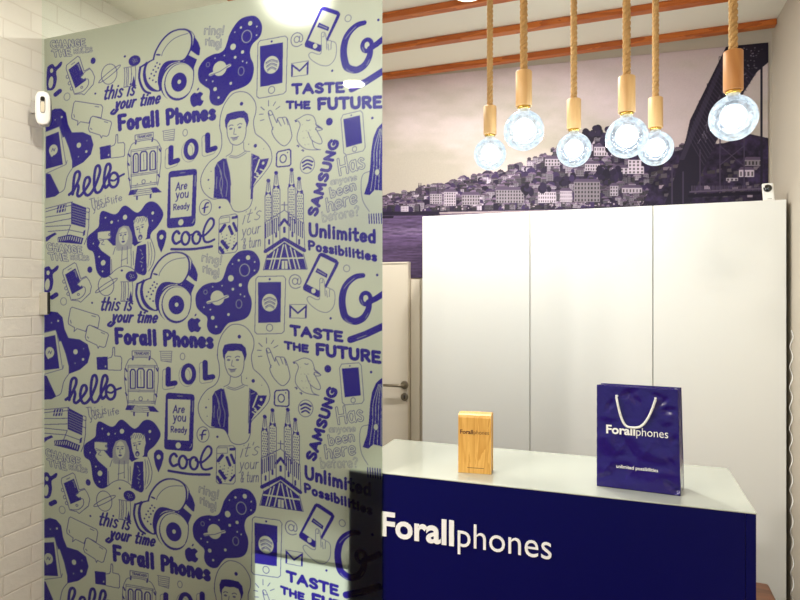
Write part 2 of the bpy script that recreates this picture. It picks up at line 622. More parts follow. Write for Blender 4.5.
# one-stroke alphabet: advance width, strokes; strokes starting with ~ are curves
GLYPH = {
 'A': (.78, "0,0 .36,1 .72,0;.12,.34 .6,.34"), 'C': (.7, "~.64,.84 .4,1 .12,.8 .04,.48 .16,.12 .4,0 .65,.15"),
 'D': (.7, ".06,0 .06,1;~.06,1 .4,.95 .62,.7 .62,.3 .4,.05 .06,0"),
 'E': (.62, ".56,1 .06,1 .06,0 .58,0;.06,.52 .48,.52"), 'F': (.6, ".58,1 .06,1 .06,0;.06,.52 .48,.52"),
 'G': (.74, "~.66,.84 .42,1 .14,.82 .04,.48 .16,.12 .42,0 .64,.12 .68,.42;.68,.45 .42,.45"),
 'H': (.72, ".06,0 .06,1;.64,0 .64,1;.06,.5 .64,.5"), 'I': (.22, ".1,0 .1,1"),
 'L': (.6, ".06,1 .06,0 .56,0"), 'M': (.9, ".06,0 .12,1 .43,.3 .74,1 .8,0"),
 'N': (.74, ".06,0 .06,1 .64,0 .64,1"), 'O': (.8, "~.4,1 .12,.82 .04,.5 .12,.18 .4,0 .66,.18 .74,.5 .66,.82 .4,1"),
 'P': (.64, ".06,0 .06,1;~.06,1 .4,1 .56,.86 .56,.66 .4,.5 .06,.48"),
 'R': (.68, ".06,0 .06,1;~.06,1 .4,1 .56,.86 .54,.66 .4,.52 .06,.5;.28,.5 .6,0"),
 'S': (.64, "~.56,.84 .36,1 .12,.9 .08,.7 .3,.54 .52,.38 .54,.15 .32,0 .06,.14"),
 'T': (.7, "0,1 .66,1;.33,1 .33,0"), 'U': (.74, "~.06,1 .06,.4 .14,.1 .35,0 .56,.1 .64,.4 .64,1"),
 'a': (.56, "~.44,.5 .26,.62 .08,.5 .05,.25 .16,.02 .34,.05 .45,.3;.46,.62 .46,.06 .52,0"),
 'b': (.56, ".06,1 .06,0;~.06,.4 .25,.62 .44,.5 .48,.28 .36,.03 .18,0 .06,.15"),
 'c': (.5, "~.44,.52 .26,.62 .08,.48 .06,.2 .2,0 .45,.1"),
 'd': (.58, ".48,1 .48,0;~.48,.45 .28,.62 .1,.5 .05,.25 .16,.02 .34,.02 .48,.2"),
 'e': (.54, "~.07,.32 .46,.34 .42,.54 .24,.62 .08,.48 .05,.22 .2,0 .46,.1"),
 'f': (.4, "~.4,.95 .26,1 .16,.85 .15,0;.0,.6 .34,.6"),
 'g': (.56, "~.46,.5 .26,.62 .08,.5 .06,.25 .18,.05 .36,.08 .46,.3;~.47,.62 .47,.0 .42,-.25 .22,-.34 .05,-.22"),
 'h': (.54, ".06,1 .06,0;~.06,.38 .22,.6 .38,.58 .46,.4 .46,0"), 'i': (.2, ".08,.62 .08,0;.08,.86 .09,.88"),
 'k': (.5, ".06,1 .06,0;.42,.62 .08,.28;.2,.38 .44,0"), 'l': (.22, ".08,1 .08,0"),
 'm': (.84, ".06,.62 .06,0;~.06,.4 .2,.6 .34,.55 .4,.38 .4,0;~.4,.4 .54,.6 .68,.55 .74,.38 .74,0"),
 'n': (.54, ".06,.62 .06,0;~.06,.38 .22,.6 .38,.58 .46,.4 .46,0"),
 'o': (.56, "~.26,.62 .08,.48 .05,.3 .1,.08 .27,0 .43,.1 .48,.32 .43,.52 .26,.62"),
 'p': (.56, ".06,.62 .06,-.34;~.06,.45 .25,.62 .44,.5 .48,.28 .36,.03 .18,0 .06,.15"),
 'r': (.4, ".06,.62 .06,0;~.06,.36 .18,.58 .36,.6"),
 's': (.46, "~.4,.52 .22,.62 .07,.5 .22,.33 .39,.2 .36,.04 .2,0 .05,.08"),
 't': (.42, "~.18,.95 .17,.2 .24,0 .38,.06;.0,.64 .38,.64"),
 'u': (.56, "~.06,.62 .06,.2 .16,.02 .32,.03 .46,.25;.46,.62 .46,0"),
 'w': (.74, ".04,.62 .18,0 .35,.5 .52,0 .66,.62"), 'y': (.52, ".04,.62 .24,.05;~.46,.62 .28,.05 .18,-.25 .02,-.34"),
 '!': (.22, ".12,1 .09,.3;.08,.03 .09,.04"), '?': (.5, "~.05,.82 .2,1 .42,.9 .4,.66 .22,.5 .2,.3;.2,.03 .2,.05"),
 "'": (.16, ".08,1 .06,.8"), '&': (.6, "~.5,0 .12,.7 .24,.95 .4,.75 .08,.3 .14,.02 .34,.02 .52,.35"), ' ': (.3, ""),
}

def write(cv, txt, bl, br, tl, w, v=1.0, outline=0.0):
    """hand-drawn lettering on the base line bl-br, its capitals as tall as bl-tl"""
    bl, br, tl = (np.array(q, dtype=float) for q in (bl, br, tl))
    L = float(np.linalg.norm(br - bl))
    e = (br - bl) / L
    gap = 0.62 * w
    rx = e * (L - w * 0.8 - gap * (len(txt) - 1)) / (sum(GLYPH[c][0] for c in txt) - 0.08)
    up = (tl - bl) * (1 - 0.5 * w / np.linalg.norm(tl - bl))
    o = bl + e * w * 0.4 + (tl - bl) / np.linalg.norm(tl - bl) * w * 0.3
    for c in txt:
        adv, st = GLYPH[c]
        strokes = []
        for seg in st.split(';'):
            if not seg:
                continue
            sm = seg[0] == '~'
            pts = [tuple(float(f) for f in q.split(',')) for q in seg.lstrip('~').split()]
            pts = [tuple(o + rx * a + up * b) for a, b in pts]
            strokes.append((pts, sm))
        for pts, sm in strokes:
            cv.line(pts, w, v, smooth=sm)
        if outline:
            for pts, sm in strokes:
                cv.line(pts, max(w - outline * 2, 0.1), 0.0, smooth=sm)
        o = o + rx * adv + e * gap

GREY = 0.5
# ------------------------------------------------------------------ artwork of the film: one repeat of the drawing
def draw_repeat():
    c = Canvas(38, 200, 388, 512, 4)
    late = Canvas(38, 160, 388, 512, 4)
    A, B, Cc, D = (40, 235, 8.567), (120, 235, 8.567), (200, 235, 8.567), (285, 235, 7.69)
    E, F, G, H = (40, 300, 8.567), (120, 300, 8.567), (200, 300, 8.567), (285, 300, 7.69)
    I, J, K, L = (40, 365, 8.567), (120, 365, 8.567), (200, 365, 8.567), (285, 365, 7.69)
    Mm, N, O, Pp = (40, 420, 8.567), (120, 420, 8.567), (200, 420, 8.567), (285, 420, 7.69)
    Q, W = (40, 250, 4.0), (190, 140, 4.0)
    # --- slogan with hollow capitals
    c.frame(*A)
    write(c, 'CHANGE', (58, 132), (366, 168), (52, 66), 20, .75, 5)
    write(c, 'THE', (80, 215), (246, 228), (66, 152), 20, .75, 5)
    write(c, 'RULES', (260, 214), (424, 222), (256, 172), 13, .75, 3.5)
    # loop of the swoosh at the left edge
    c.poly([(30, 310), (50, 276), (80, 270), (104, 296), (148, 262), (162, 272), (150, 302), (112, 338), (116, 400), (104, 462), (80, 492), (50, 492), (28, 470)], 1, True)
    c.ell(70, 325, 13, 19, 0)
    c.ell(64, 425, 20, 50, 0, rot=6)
    c.line([(105, 535), (140, 512)], 40)
    # hand holding a phone
    c.line([(195, 330), (200, 298), (295, 238), (312, 250), (350, 375), (395, 355), (422, 390), (442, 440), (430, 500), (350, 578), (330, 565), (268, 560), (195, 330)], 5, .8)
    c.poly([(215, 340), (305, 285), (370, 455), (275, 510)])
    c.poly([(322, 425), (368, 382), (386, 398), (350, 442)], 0)
    c.line([(320, 415), (365, 378), (395, 365)], 4, .7)
    c.line([(325, 430), (350, 445), (385, 450), (385, 500), (340, 545), (275, 555)], 4, .8, True)
    c.line([(292, 310), (302, 308), (316, 360)], 9, .35)
    for x, y in ((206, 400), (224, 458), (242, 506)):
        c.ell(x, y, 11, 14, .7, 4)
    c.ell(330, 510, 9, 9, .7, 4)
    c.line([(240, 302), (270, 284)], 5, .7)
    c.ell(428, 298, 22, 28)
    # ringed planet
    c.ell(567, 435, 67, 86, .8, 5)
    c.ell(570, 434, 112, 17, .8, 5, -33)
    c.ell(702, 305, 10)
    c.ell(203, 570, 26, 32, .4, 4)
    c.ell(447, 582, 9)
    # statue with a ball of leaves
    c.frame(*B)
    c.ell(100, 355, 52, 46)
    for q in range(9):
        c.ell(100 + 40 * math.cos(q * 2.4) * (q / 22) ** .5, 355 + 36 * math.sin(q * 2.4) * (q / 22) ** .5, 3.5, 3.5, .3)
    for x in (12, 30, 44, 70, 106):
        c.line([(x, 402), (x + 5, 470), (x - 3, 568)], 4, .7, True)
    c.line([(8, 402), (112, 400)], 4, .6)
    c.line([(8, 568), (114, 570)], 5)
    c.poly([(72, 570), (94, 478), (112, 570)])
    c.ell(17, 305, 10)
    # headphones
    c.line([(262, 372), (285, 300), (345, 212), (420, 160), (500, 150), (560, 170), (592, 225), (588, 320), (545, 400), (500, 425)], 15, 1, True)
    c.line([(335, 350), (345, 318), (385, 262), (440, 222), (500, 203), (560, 196)], 4, .7, True)
    c.line([(440, 150), (530, 150), (590, 185), (620, 230)], 4, .7, True)
    c.poly([(612, 222), (650, 285), (668, 340), (660, 400), (642, 395), (585, 345), (605, 290)])
    c.poly([(565, 380), (640, 430), (612, 500), (600, 580), (560, 470), (490, 430), (530, 425)])
    c.line([(150, 420), (140, 500), (158, 575), (190, 630), (235, 655)], 20, 1, True)
    c.line([(150, 420), (200, 395), (265, 372)], 16)
    c.poly([(215, 392), (185, 415), (172, 480), (180, 545), (205, 600), (250, 640), (320, 652), (360, 610), (300, 600)], 1, True)
    c.poly([(345, 425), (400, 402), (480, 412), (540, 420), (420, 430), (360, 480), (330, 560), (345, 640), (330, 650), (295, 600), (300, 510)], 1, True)
    c.poly([(230, 390), (300, 372), (360, 400), (330, 440), (308, 500), (300, 570), (310, 640), (255, 610), (212, 550), (198, 480), (205, 420)], 0, True)
    for x, y in ((295, 405), (280, 432), (262, 460), (245, 490), (230, 527), (318, 420), (305, 450), (285, 480), (270, 510), (258, 548), (285, 567)):
        c.ell(x, y, 8)
    c.ell(305, 337, 22, 8, 1, None, 14)
    c.ell(470, 592, 150, 165, 1)
    c.ell(478, 600, 143, 166, 0)
    c.ell(482, 600, 126, 158, 1)
    c.ell(488, 592, 122, 145, 0)
    c.ell(484, 600, 68, 82)
    c.ell(486, 598, 15, 18, 0)
    c.line([(590, 450), (610, 520), (605, 620), (585, 680)], 8, 1, True)
    # script slogan
    c.frame(*Q)
    write(c, 'this is', (236, 243), (364, 244), (252, 188), 8)
    write(c, 'your time', (282, 290), (466, 293), (296, 242), 9)
    c.line([(300, 290), (285, 305), (272, 300), (284, 288)], 9, 1, True)
    write(c, 'Forall Phones', (299, 376), (694, 394), (296, 313), 16)
    write(c, 'ring!', (644, 46), (726, 62), (648, 8), 6.5, .6, 2)
    write(c, 'ring!', (650, 88), (718, 112), (650, 52), 6.5, .6, 2)
    # speech bubbles
    c.frame(*E)
    c.line([(275, 62), (500, 132), (512, 155), (498, 242), (470, 230), (425, 216), (408, 225), (392, 270), (318, 246), (292, 272), (298, 238), (246, 208), (242, 185), (262, 75), (275, 62)], 6, .85)
    c.line([(425, 215), (580, 285), (588, 302), (562, 398), (545, 408), (508, 396), (500, 416), (488, 388), (398, 345), (388, 318), (408, 228), (425, 215)], 6, .85)
    for a in ([(445, 135), (478, 145)], [(525, 278), (555, 292)], [(262, 175), (268, 200)], [(405, 315), (418, 328)]):
        c.line(a, 5, .8)
    # dark cloud with a hand and a phone
    c.poly([(20, 135), (45, 125), (95, 98), (150, 105), (195, 150), (212, 250), (245, 325), (340, 338), (410, 380), (432, 460), (410, 540), (345, 598), (245, 637), (205, 700), (180, 800), (140, 828), (100, 852), (20, 855)], 1)
    c.poly([(20, 285), (135, 258), (150, 300), (165, 355), (182, 350), (222, 460), (246, 560), (246, 636), (205, 700), (180, 800), (140, 826), (60, 652), (20, 640)], 0)
    c.poly([(20, 325), (132, 300), (168, 588), (20, 605)])
    c.line([(20, 285), (136, 258), (148, 300), (195, 590)], 4, .6)
    c.line([(30, 640), (195, 592), (205, 560)], 4, .6)
    c.line([(165, 355), (182, 350), (222, 460), (246, 560)], 4, .8)
    c.line([(246, 637), (205, 700), (180, 800), (140, 826)], 5, .8, True)
    c.ell(85, 450, 37, 46, 0)
    c.poly([(55, 480), (72, 510), (90, 490)], 0)
    c.line([(70, 460), (80, 435), (92, 462), (100, 438)], 5, .8)
    for x, y, r in ((305, 445, 19), (157, 180, 8), (370, 510, 10), (100, 195, 5), (375, 418, 4), (302, 543, 5)):
        c.ell(x, y, r, r * 1.15, 0 if r > 6 else .4)
    # galaxy cloud
    c.frame(*Cc)
    c.poly([(400, 130), (465, 145), (510, 210), (513, 280), (490, 330), (435, 375), (413, 430), (418, 490), (440, 545), (444, 610), (425, 680), (385, 720), (320, 740), (250, 755), (215, 790), (175, 845), (125, 855), (80, 830), (60, 780), (62, 710), (20, 672), (-25, 625), (-38, 560), (-28, 500), (20, 440), (90, 410), (150, 405), (190, 380), (215, 320), (235, 260), (280, 190), (330, 145)], 1, True)
    for x, y, r in ((413, 195, 18), (265, 372, 24), (347, 430, 13), (333, 218, 9), (283, 465, 11), (470, 232, 6), (468, 305, 6), (110, 710, 15), (140, 787, 9), (245, 682, 11), (110, 445, 5), (190, 435, 5), (280, 250, 5), (348, 510, 6), (382, 527, 6), (90, 640, 6), (35, 620, 6)):
        c.ell(x, y, r, r * 1.1, 0)
    c.ell(383, 302, 42, 52, .15, 7)
    c.ell(335, 592, 25, 36, .3, 6)
    c.ell(48, 490, 15, 18, .4, 5)
    c.ell(150, 540, 58, 63, 0)
    c.line([(68, 580), (236, 526)], 24, 0)
    c.line([(60, 585), (150, 566), (242, 520)], 5, .8)
    # phone playing music
    c.line([(480, 375), (500, 357), (715, 352), (735, 375), (722, 825), (700, 845), (490, 850), (470, 830)], 5, .75, closed=True)
    c.poly([(497, 405), (697, 402), (692, 750), (500, 755)])
    c.ell(597, 580, 65, 75, 0)
    for k, y in enumerate((550, 580, 612)):
        c.line([(547 + 7 * k, y + 6), (597, y - 14), (650 - 7 * k, y + 8)], 8, .8, True)
        c.line([(547 + 7 * k, y + 18), (597, y - 2), (650 - 7 * k, y + 20)], 4, .5, True)
    c.ell(597, 795, 27, 30, .8, 5)
    c.ell(598, 380, 10)
    # at sign, tapping finger phone, swoosh
    c.frame(*D)
    c.line([(118, 400), (80, 412), (45, 395), (33, 355), (48, 318), (82, 306), (115, 325), (124, 360), (112, 380), (98, 372), (102, 335)], 8, .55, True)
    c.ell(78, 357, 20, 24, .55, 8)
    c.poly([(258, 150), (275, 137), (300, 140), (400, 190), (416, 215), (405, 245), (320, 405), (258, 482), (250, 480), (142, 424), (138, 402)])
    c.poly([(277, 165), (388, 220), (300, 402), (262, 428), (168, 378)], 0)
    c.ell(220, 430, 17, 19, 0)
    c.poly([(250, 254), (330, 303), (322, 332), (234, 286)])
    c.line([(252, 275), (312, 309)], 6, .2)
    hand = [(268, 352), (284, 334), (300, 350), (308, 402), (322, 404), (345, 412), (382, 442), (378, 540), (330, 594), (262, 584), (192, 532), (170, 492), (192, 474), (240, 496), (268, 482)]
    c.poly(hand, 0)
    c.line(hand, 4, .5, True, True)
    for a in ([(308, 402), (310, 470)], [(345, 412), (342, 475)], [(290, 345), (290, 368), (278, 368)], [(320, 430), (326, 480)]):
        c.line(a, 4, .5)
    c.ell(475, 258, 24, 26, .5, 4)
    c.ell(710, 308, 10, 11)
    sw = spline([(600, 312), (545, 322), (490, 362), (455, 420), (440, 500), (448, 580), (470, 635), (535, 665), (595, 645), (630, 600), (648, 545), (640, 515)])
    for q in range(len(sw) - 1):
        c.line(sw[q:q + 2], 38 + 18 * math.sin(math.pi * q / len(sw)))
    c.ell(622, 490, 36, 44, 1, 34)
    c.line([(655, 512), (700, 490), (760, 450)], 46)
    c.ell(618, 486, 15, 22, 0)
    for a in ([(455, 412), (485, 375), (535, 332)], [(462, 645), (490, 672), (515, 680)], [(620, 640), (640, 605)], [(585, 500), (600, 535)]):
        c.line(a, 5, .35, True)
    c.line([(505, 806), (620, 765), (760, 700)], 54)
    c.line([(555, 798), (625, 772)], 4, .3)
    # envelope and slogan
    c.frame(*H)
    c.line([(35, 35), (168, 35), (165, 142), (35, 138)], 4, .5, closed=True)
    c.line([(40, 130), (42, 48), (100, 102), (163, 48), (160, 132)], 14)
    c.ell(352, 142, 9, 10)
    write(c, 'TASTE', (38, 272), (446, 324), (36, 194), 25)
    write(c, 'THE', (-6, 376), (182, 408), (-8, 318), 21)
    write(c, 'FUTURE', (234, 424), (738, 490), (232, 334), 28)
    c.ell(330, 530, 27, 30)
    c.ell(663, 555, 10, 11)
    # bird
    c.line([(62, 478), (92, 468), (150, 447), (205, 468), (226, 520), (232, 545), (278, 578), (240, 585), (222, 570)], 4.5, .7, True)
    c.line([(90, 488), (104, 520), (82, 590), (88, 650), (150, 712), (262, 735)], 4.5, .7, True)
    c.line([(165, 582), (195, 650), (258, 690), (272, 662), (225, 560), (275, 575), (222, 530)], 4.5, .7, True)
    c.line([(195, 650), (215, 712), (262, 735)], 4.5, .7, True)
    c.poly([(60, 476), (92, 484), (68, 493)])
    c.line([(152, 490), (166, 497), (180, 492)], 5, .8)
    for x, y in ((88, 678), (125, 718)):
        c.line([(x - 10, y - 4), (x + 8, y + 3)], 7)
        c.line([(x, y - 8), (x + 2, y + 10)], 6)
    for q in range(16):
        c.ell(120 + (q * 37) % 85, 520 + (q * 53) % 160, 3, 3, .6)
    # fruit mark
    c.frame(*F)
    c.poly([(586, 178), (615, 155), (640, 164), (665, 155), (692, 176), (674, 200), (678, 226), (696, 240), (672, 276), (640, 270), (610, 278), (588, 250), (580, 210)], 1, True)
    c.ell(648, 130, 7, 13, 1, None, 30)
    # tram
    c.line([(105, 437), (262, 437), (262, 480), (105, 480)], 4, .6, closed=True)
    write(c, 'TRANCADO'.replace('D', 'D'), (122, 470), (250, 470), (122, 448), 4, .7)
    c.line([(112, 488), (110, 512)], 14)
    c.line([(258, 488), (252, 512)], 14)
    c.line([(45, 592), (60, 545), (100, 500), (260, 498), (310, 540), (328, 592)], 4.5, .7, True)
    c.line([(68, 560), (320, 562)], 4, .6)
    c.line([(75, 575), (310, 575)], 4, .6)
    for y in (440, 458, 474, 492, 508, 524):
        c.line([(340 if y < 450 else 360, y), (440, y)], 5, .55)
    c.line([(350, 440), (352, 520), (440, 536), (446, 440)], 3.5, .45)
    c.ell(537, 485, 20, 29, .5, 5)
    c.frame(*J)
    c.line([(42, 30), (40, 130), (55, 260), (68, 342)], 4.5, .75)
    c.line([(330, 25), (328, 150), (315, 260), (300, 342)], 4.5, .75)
    c.line([(70, 10), (72, 330)], 3.5, .6)
    c.line([(298, 10), (292, 330)], 3.5, .6)
    for x0, y0, x1, y1 in ((90, 38, 132, 200), (150, 32, 208, 195), (234, 40, 280, 200)):
        c.line([(x0 + 12, y0), (x1 - 12, y0), (x1, y0 + 18), (x1, y1), (x0, y1), (x0, y0 + 18)], 12, closed=True)
        c.line([((x0 + x1) / 2, y0 + 20), ((x0 + x1) / 2 + 2, y1 - 14)], 3.5, .5)
    for y in (215, 228, 310, 325):
        c.line([(68, y), (300, y + 3)], 4, .65)
    c.ell(178, 290, 15, 17, .7, 4)
    for x, y in ((125, 300), (240, 300)):
        c.ell(x, y, 6, 5)
    for x, y in ((55, 45), (55, 250), (310, 260), (318, 42), (48, 120)):
        c.line([(x - 5, y - 10), (x + 5, y + 10)], 13)
    c.poly([(62, 345), (132, 345), (106, 390), (45, 386)])
    c.poly([(236, 350), (290, 355), (338, 406), (258, 400)])
    for y in (352, 368, 385, 402):
        c.line([(115 - y / 20, y), (250, y + 4)], 3.5, .6)
    c.line([(122, 408), (122, 432)], 15)
    c.line([(240, 412), (238, 436)], 15)
    # LOL with drop shadow
    for dx, dy, w, v in ((-24, 22, 54, .55), (-24, 22, 44, 0), (0, 0, 46, 1)):
        c.line([(415 + dx, 38 + dy), (412 + dx, 165 + dy), (472 + dx, 155 + dy)], w, v)
        c.ell(588 + dx * .6, 78 + dy * .6, 48, 74, v, w * .8)
        c.line([(730 + dx, -20 + dy), (732 + dx, 112 + dy), (795 + dx, 102 + dy)], w, v)
    # phone with a question
    c.poly([(393, 262), (400, 245), (418, 237), (618, 250), (634, 258), (640, 278), (626, 712), (618, 732), (600, 742), (402, 726), (385, 718), (378, 698)])
    c.poly([(412, 293), (605, 300), (590, 650), (410, 640)], 0)
    c.ell(500, 690, 22, 26, 0)
    c.line([(625, 310), (622, 400)], 6, .3)
    c.line([(598, 712), (612, 695), (614, 680)], 5, .2, True)
    c.line([(495, 266), (535, 268)], 9, .5)
    write(c, 'Are', (452, 414), (552, 412), (458, 345), 10)
    write(c, 'you', (452, 482), (566, 488), (456, 405), 10)
    write(c, 'Ready', (432, 578), (574, 584), (434, 525), 9)
    c.frame(*N)
    c.ell(712, 125, 52, 66, .8, 5)
    c.line([(738, 90), (718, 92), (706, 120), (702, 166)], 14, 1, True)
    c.line([(686, 130), (734, 124)], 12)
    # map pin
    c.poly([(290, 320), (292, 285), (310, 260), (334, 254), (360, 264), (376, 290), (374, 330), (356, 395), (330, 452), (304, 390)])
    c.ell(332, 318, 17, 20, 0)
    # selfie cloud
    c.frame(*Mm)
    c.poly([(480, 89), (490, 29), (520, 14), (600, 54), (640, 49), (680, 4), (720, 4), (795, 69), (835, 64), (885, 9), (935, -1), (985, 29), (1030, 100), (1030, 150), (985, 220), (930, 270), (920, 330), (900, 430), (885, 610), (820, 600), (760, 540), (700, 515), (640, 525), (590, 565), (535, 590), (490, 570), (455, 510), (440, 400), (425, 350), (385, 320), (372, 270), (385, 210), (440, 170), (475, 140)], 1, True)
    c.poly([(470, 190), (580, 190), (582, 250), (550, 265), (600, 325), (640, 330), (655, 400), (580, 420), (500, 350), (475, 310), (490, 280), (468, 240)], 0)
    c.line([(482, 186), (578, 194), (578, 262), (520, 260), (480, 245)], 4, .7)
    c.ell(568, 224, 7, 9, .9, 4)
    c.line([(485, 262), (520, 270), (500, 295), (525, 305)], 5, .6, True)
    c.poly([(578, 415), (650, 340), (700, 330), (770, 340), (795, 370), (785, 600), (760, 545), (700, 520), (640, 530), (578, 570)], 0)
    c.poly([(650, 185), (690, 168), (735, 180), (760, 240), (765, 370), (720, 382), (640, 376), (622, 320), (628, 240)], .42)
    for q in range(9):
        x = 630 + q * 16
        c.line([(690, 172), (x, 250), (x + 2, 370)], 3, .15, True)
    c.ell(690, 258, 40, 74, 0)
    for x in (668, 706):
        c.ell(x, 246, 10, 7, .9)
        c.line([(x - 13, 230), (x + 12, 228)], 5, .7)
    c.line([(688, 250), (684, 282), (694, 284)], 4, .7)
    c.ell(688, 304, 15, 9, .95)
    for a in ([(680, 350), (672, 510)], [(722, 350), (724, 500)], [(670, 465), (722, 450)], [(600, 400), (620, 340)], [(755, 370), (758, 530)], [(585, 440), (590, 555)]):
        c.line(a, 4, .6)
    c.frame(*N)
    c.poly([(92, 140), (120, 112), (178, 114), (212, 138), (222, 200), (210, 240), (205, 300), (180, 330), (130, 325), (108, 260), (95, 180)], 0)
    c.poly([(100, 362), (130, 345), (190, 318), (240, 318), (262, 380), (275, 450), (262, 530), (222, 592), (195, 592), (205, 540), (200, 355), (122, 360), (96, 560), (78, 580), (82, 400)], 0)
    c.poly([(122, 360), (200, 355), (206, 600), (180, 606), (95, 585)], 1)
    c.line([(240, 318), (262, 380), (275, 450), (262, 530), (222, 592)], 4.5, .8, True)
    for a in ([(215, 340), (225, 450), (215, 560)], [(235, 350), (250, 450), (235, 545)], [(88, 400), (92, 520)]):
        c.line(a, 4, .55, True)
    for q in range(7):
        c.line([(95 + q * 17, 165 - (q % 2) * 12), (108 + q * 17, 122)], 4, .6)
    for x, y in ((126, 218), (168, 206)):
        c.ell(x, y, 10, 8, .9)
        c.line([(x - 14, y - 18), (x + 12, y - 21)], 6, .8)
    c.line([(146, 210), (140, 252), (155, 254)], 4, .7)
    c.ell(150, 290, 19, 24, .95)
    c.ell(150, 296, 9, 12, .3)
    for q in range(6):
        c.line([(148 + (q % 3) * 14, 395 + q * 34), (160 + (q % 2) * 10, 410 + q * 34)], 5, .25)
    for x, y, r in ((257, 100, 11), (255, 165, 5), (18, 98, 18)):
        c.ell(x, y, r, r * 1.15, 0)
    c.frame(*Mm)
    for x, y, r in ((588, 122, 11), (515, 458, 20), (535, 75, 6), (645, 118, 5), (480, 400, 6), (510, 530, 6), (430, 280, 5)):
        c.ell(x, y, r, r * 1.15, 0)
    c.line([(578, 566), (640, 526), (700, 516), (760, 542), (820, 600), (860, 612)], 4.5, .8, True)
    # hello, cool
    c.frame(*I)
    c.line([(222, 298), (262, 262), (305, 178), (312, 128), (290, 112), (266, 150), (252, 300)], 25, 1, True)
    c.line([(254, 285), (288, 222), (302, 250), (292, 308), (312, 326), (350, 290), (398, 222), (392, 178), (362, 186), (346, 260), (366, 322), (402, 322), (445, 260), (486, 150), (478, 92), (450, 108), (436, 220), (450, 310), (490, 312), (528, 240), (576, 140), (568, 92), (540, 108), (522, 220), (534, 288), (560, 270)], 25, 1, True)
    c.ell(606, 234, 40, 62, 1, 24)
    c.line([(568, 226), (610, 240), (650, 215), (694, 198)], 19, 1, True)
    c.frame(*N)
    c.line([(486, 312), (466, 290), (438, 310), (430, 355), (455, 394), (492, 382)], 24, 1, True)
    c.ell(540, 362, 34, 54, 1, 22)
    c.ell(634, 372, 34, 52, 1, 22)
    c.line([(548, 310), (572, 340), (612, 335)], 18, 1, True)
    c.line([(650, 345), (700, 365), (775, 300), (782, 245), (750, 228), (712, 280), (692, 350), (705, 412), (740, 426), (788, 412)], 20, 1, True)
    c.line([(418, 436), (500, 450), (620, 466), (768, 468)], 22, 1, True)
    # man in an outlined cloud
    c.frame(*K)
    c.line([(330, -347), (260, -337), (195, -267), (160, -177), (150, -77), (165, 0), (165, 100), (130, 170), (60, 215), (5, 290), (-15, 370), (10, 460), (80, 530), (150, 540), (210, 555), (240, 600), (270, 661), (330, 683), (400, 661), (430, 600), (435, 531), (445, 480), (520, 400), (585, 320), (600, 250), (580, 170), (520, 90), (465, 40), (450, 0), (442, -77), (462, -157), (455, -237), (400, -317)], 5, .85, True, True)
    c.poly([(105, 270), (130, 225), (180, 200), (205, 210), (235, 330), (245, 440), (243, 600), (205, 550), (150, 540), (95, 525), (105, 400)])
    for a in ([(130, 240), (165, 330), (150, 420), (175, 530)], [(185, 230), (190, 330), (215, 420), (205, 530)], [(150, 300), (175, 400), (160, 500)], [(125, 350), (120, 450)]):
        c.line(a, 4, .35, True)
    c.poly([(430, 200), (490, 235), (500, 260), (575, 262), (555, 320), (520, 370), (470, 420), (442, 470), (434, 590), (414, 590), (425, 400)])
    c.line([(492, 262), (455, 362)], 12, 0)
    c.ell(525, 297, 11, 12, 0)
    for a in ([(468, 370), (482, 384)], [(500, 345), (528, 362)], [(450, 402), (486, 428)], [(470, 390), (500, 400)]):
        c.line(a, 10, 0)
    c.line([(440, 250), (470, 240)], 4, .3)
    c.line([(205, 205), (235, 330), (247, 440)], 4, .8)
    c.line([(425, 200), (418, 400), (414, 500)], 4, .8)
    c.poly([(193, -125), (210, -172), (250, -182), (300, -185), (360, -179), (392, -147), (402, -87), (386, -35), (374, -75), (358, -115), (320, -125), (280, -117), (240, -117), (218, -87), (212, -35), (198, -70)])
    c.line([(214, -50), (215, 0), (225, 35), (250, 85), (300, 106), (350, 85), (374, 25), (380, -55)], 4.5, .8, True)
    for x, y in ((246, -42), (322, -42)):
        c.ell(x, y, 15, 9, .8)
        c.line([(x - 18, y - 22), (x, y - 32), (x + 20, y - 26)], 7, .85, True)
    c.line([(278, -40), (270, 8), (292, 14)], 4, .6)
    c.poly([(248, 35), (310, 35), (300, 60), (265, 66)], .55)
    c.line([(246, 34), (280, 40), (312, 33)], 4, .8)
    for a in ([(262, 100), (252, 160), (205, 188)], [(356, 92), (362, 160), (410, 180)], [(230, 195), (300, 215), (380, 185)], [(240, 185), (300, 200), (372, 170)]):
        c.line(a, 4, .6, True)
    for x, y, r in ((457, 137, 15), (53, 365, 8), (338, -242, 15), (75, 295, 4), (62, 440, 4), (530, 175, 4), (400, 115, 5), (150, 676 - 60, 10)):
        c.ell(x, y, r, r * 1.1)
    # clicking hand
    c.frame(*G)
    c.line([(610, 580), (570, 440), (582, 412), (602, 432), (642, 525), (650, 490), (690, 490), (728, 502), (762, 600), (768, 680), (710, 736), (640, 678), (600, 600), (612, 560)], 5, .85, True)
    for a in ([(572, 430), (584, 456), (604, 450)], [(650, 500), (680, 560)], [(690, 492), (712, 550)], [(725, 505), (740, 560)]):
        c.line(a, 4, .8)
    for a in ([(570, 325), (572, 372)], [(632, 345), (612, 375)], [(670, 390), (635, 410)], [(505, 370), (535, 400)], [(492, 432), (525, 433)], [(500, 485), (532, 483)]):
        c.line(a, 6, .8)
    # photo badge, music badge
    c.frame(*K)
    c.line([(642, 235), (655, 220), (748, 214), (762, 228), (764, 342), (750, 356), (650, 350), (638, 335)], 12, closed=True)
    c.ell(697, 286, 27, 34, 1, 10)
    c.ell(735, 240, 6)
    c.frame(*L)
    c.ell(160, 335, 56, 65, .7, 4.5)
    c.line([(122, 312), (158, 298), (200, 318)], 15, 1, True)
    c.line([(126, 340), (160, 326), (194, 344)], 14, 1, True)
    c.line([(130, 364), (160, 352), (188, 370)], 13, 1, True)
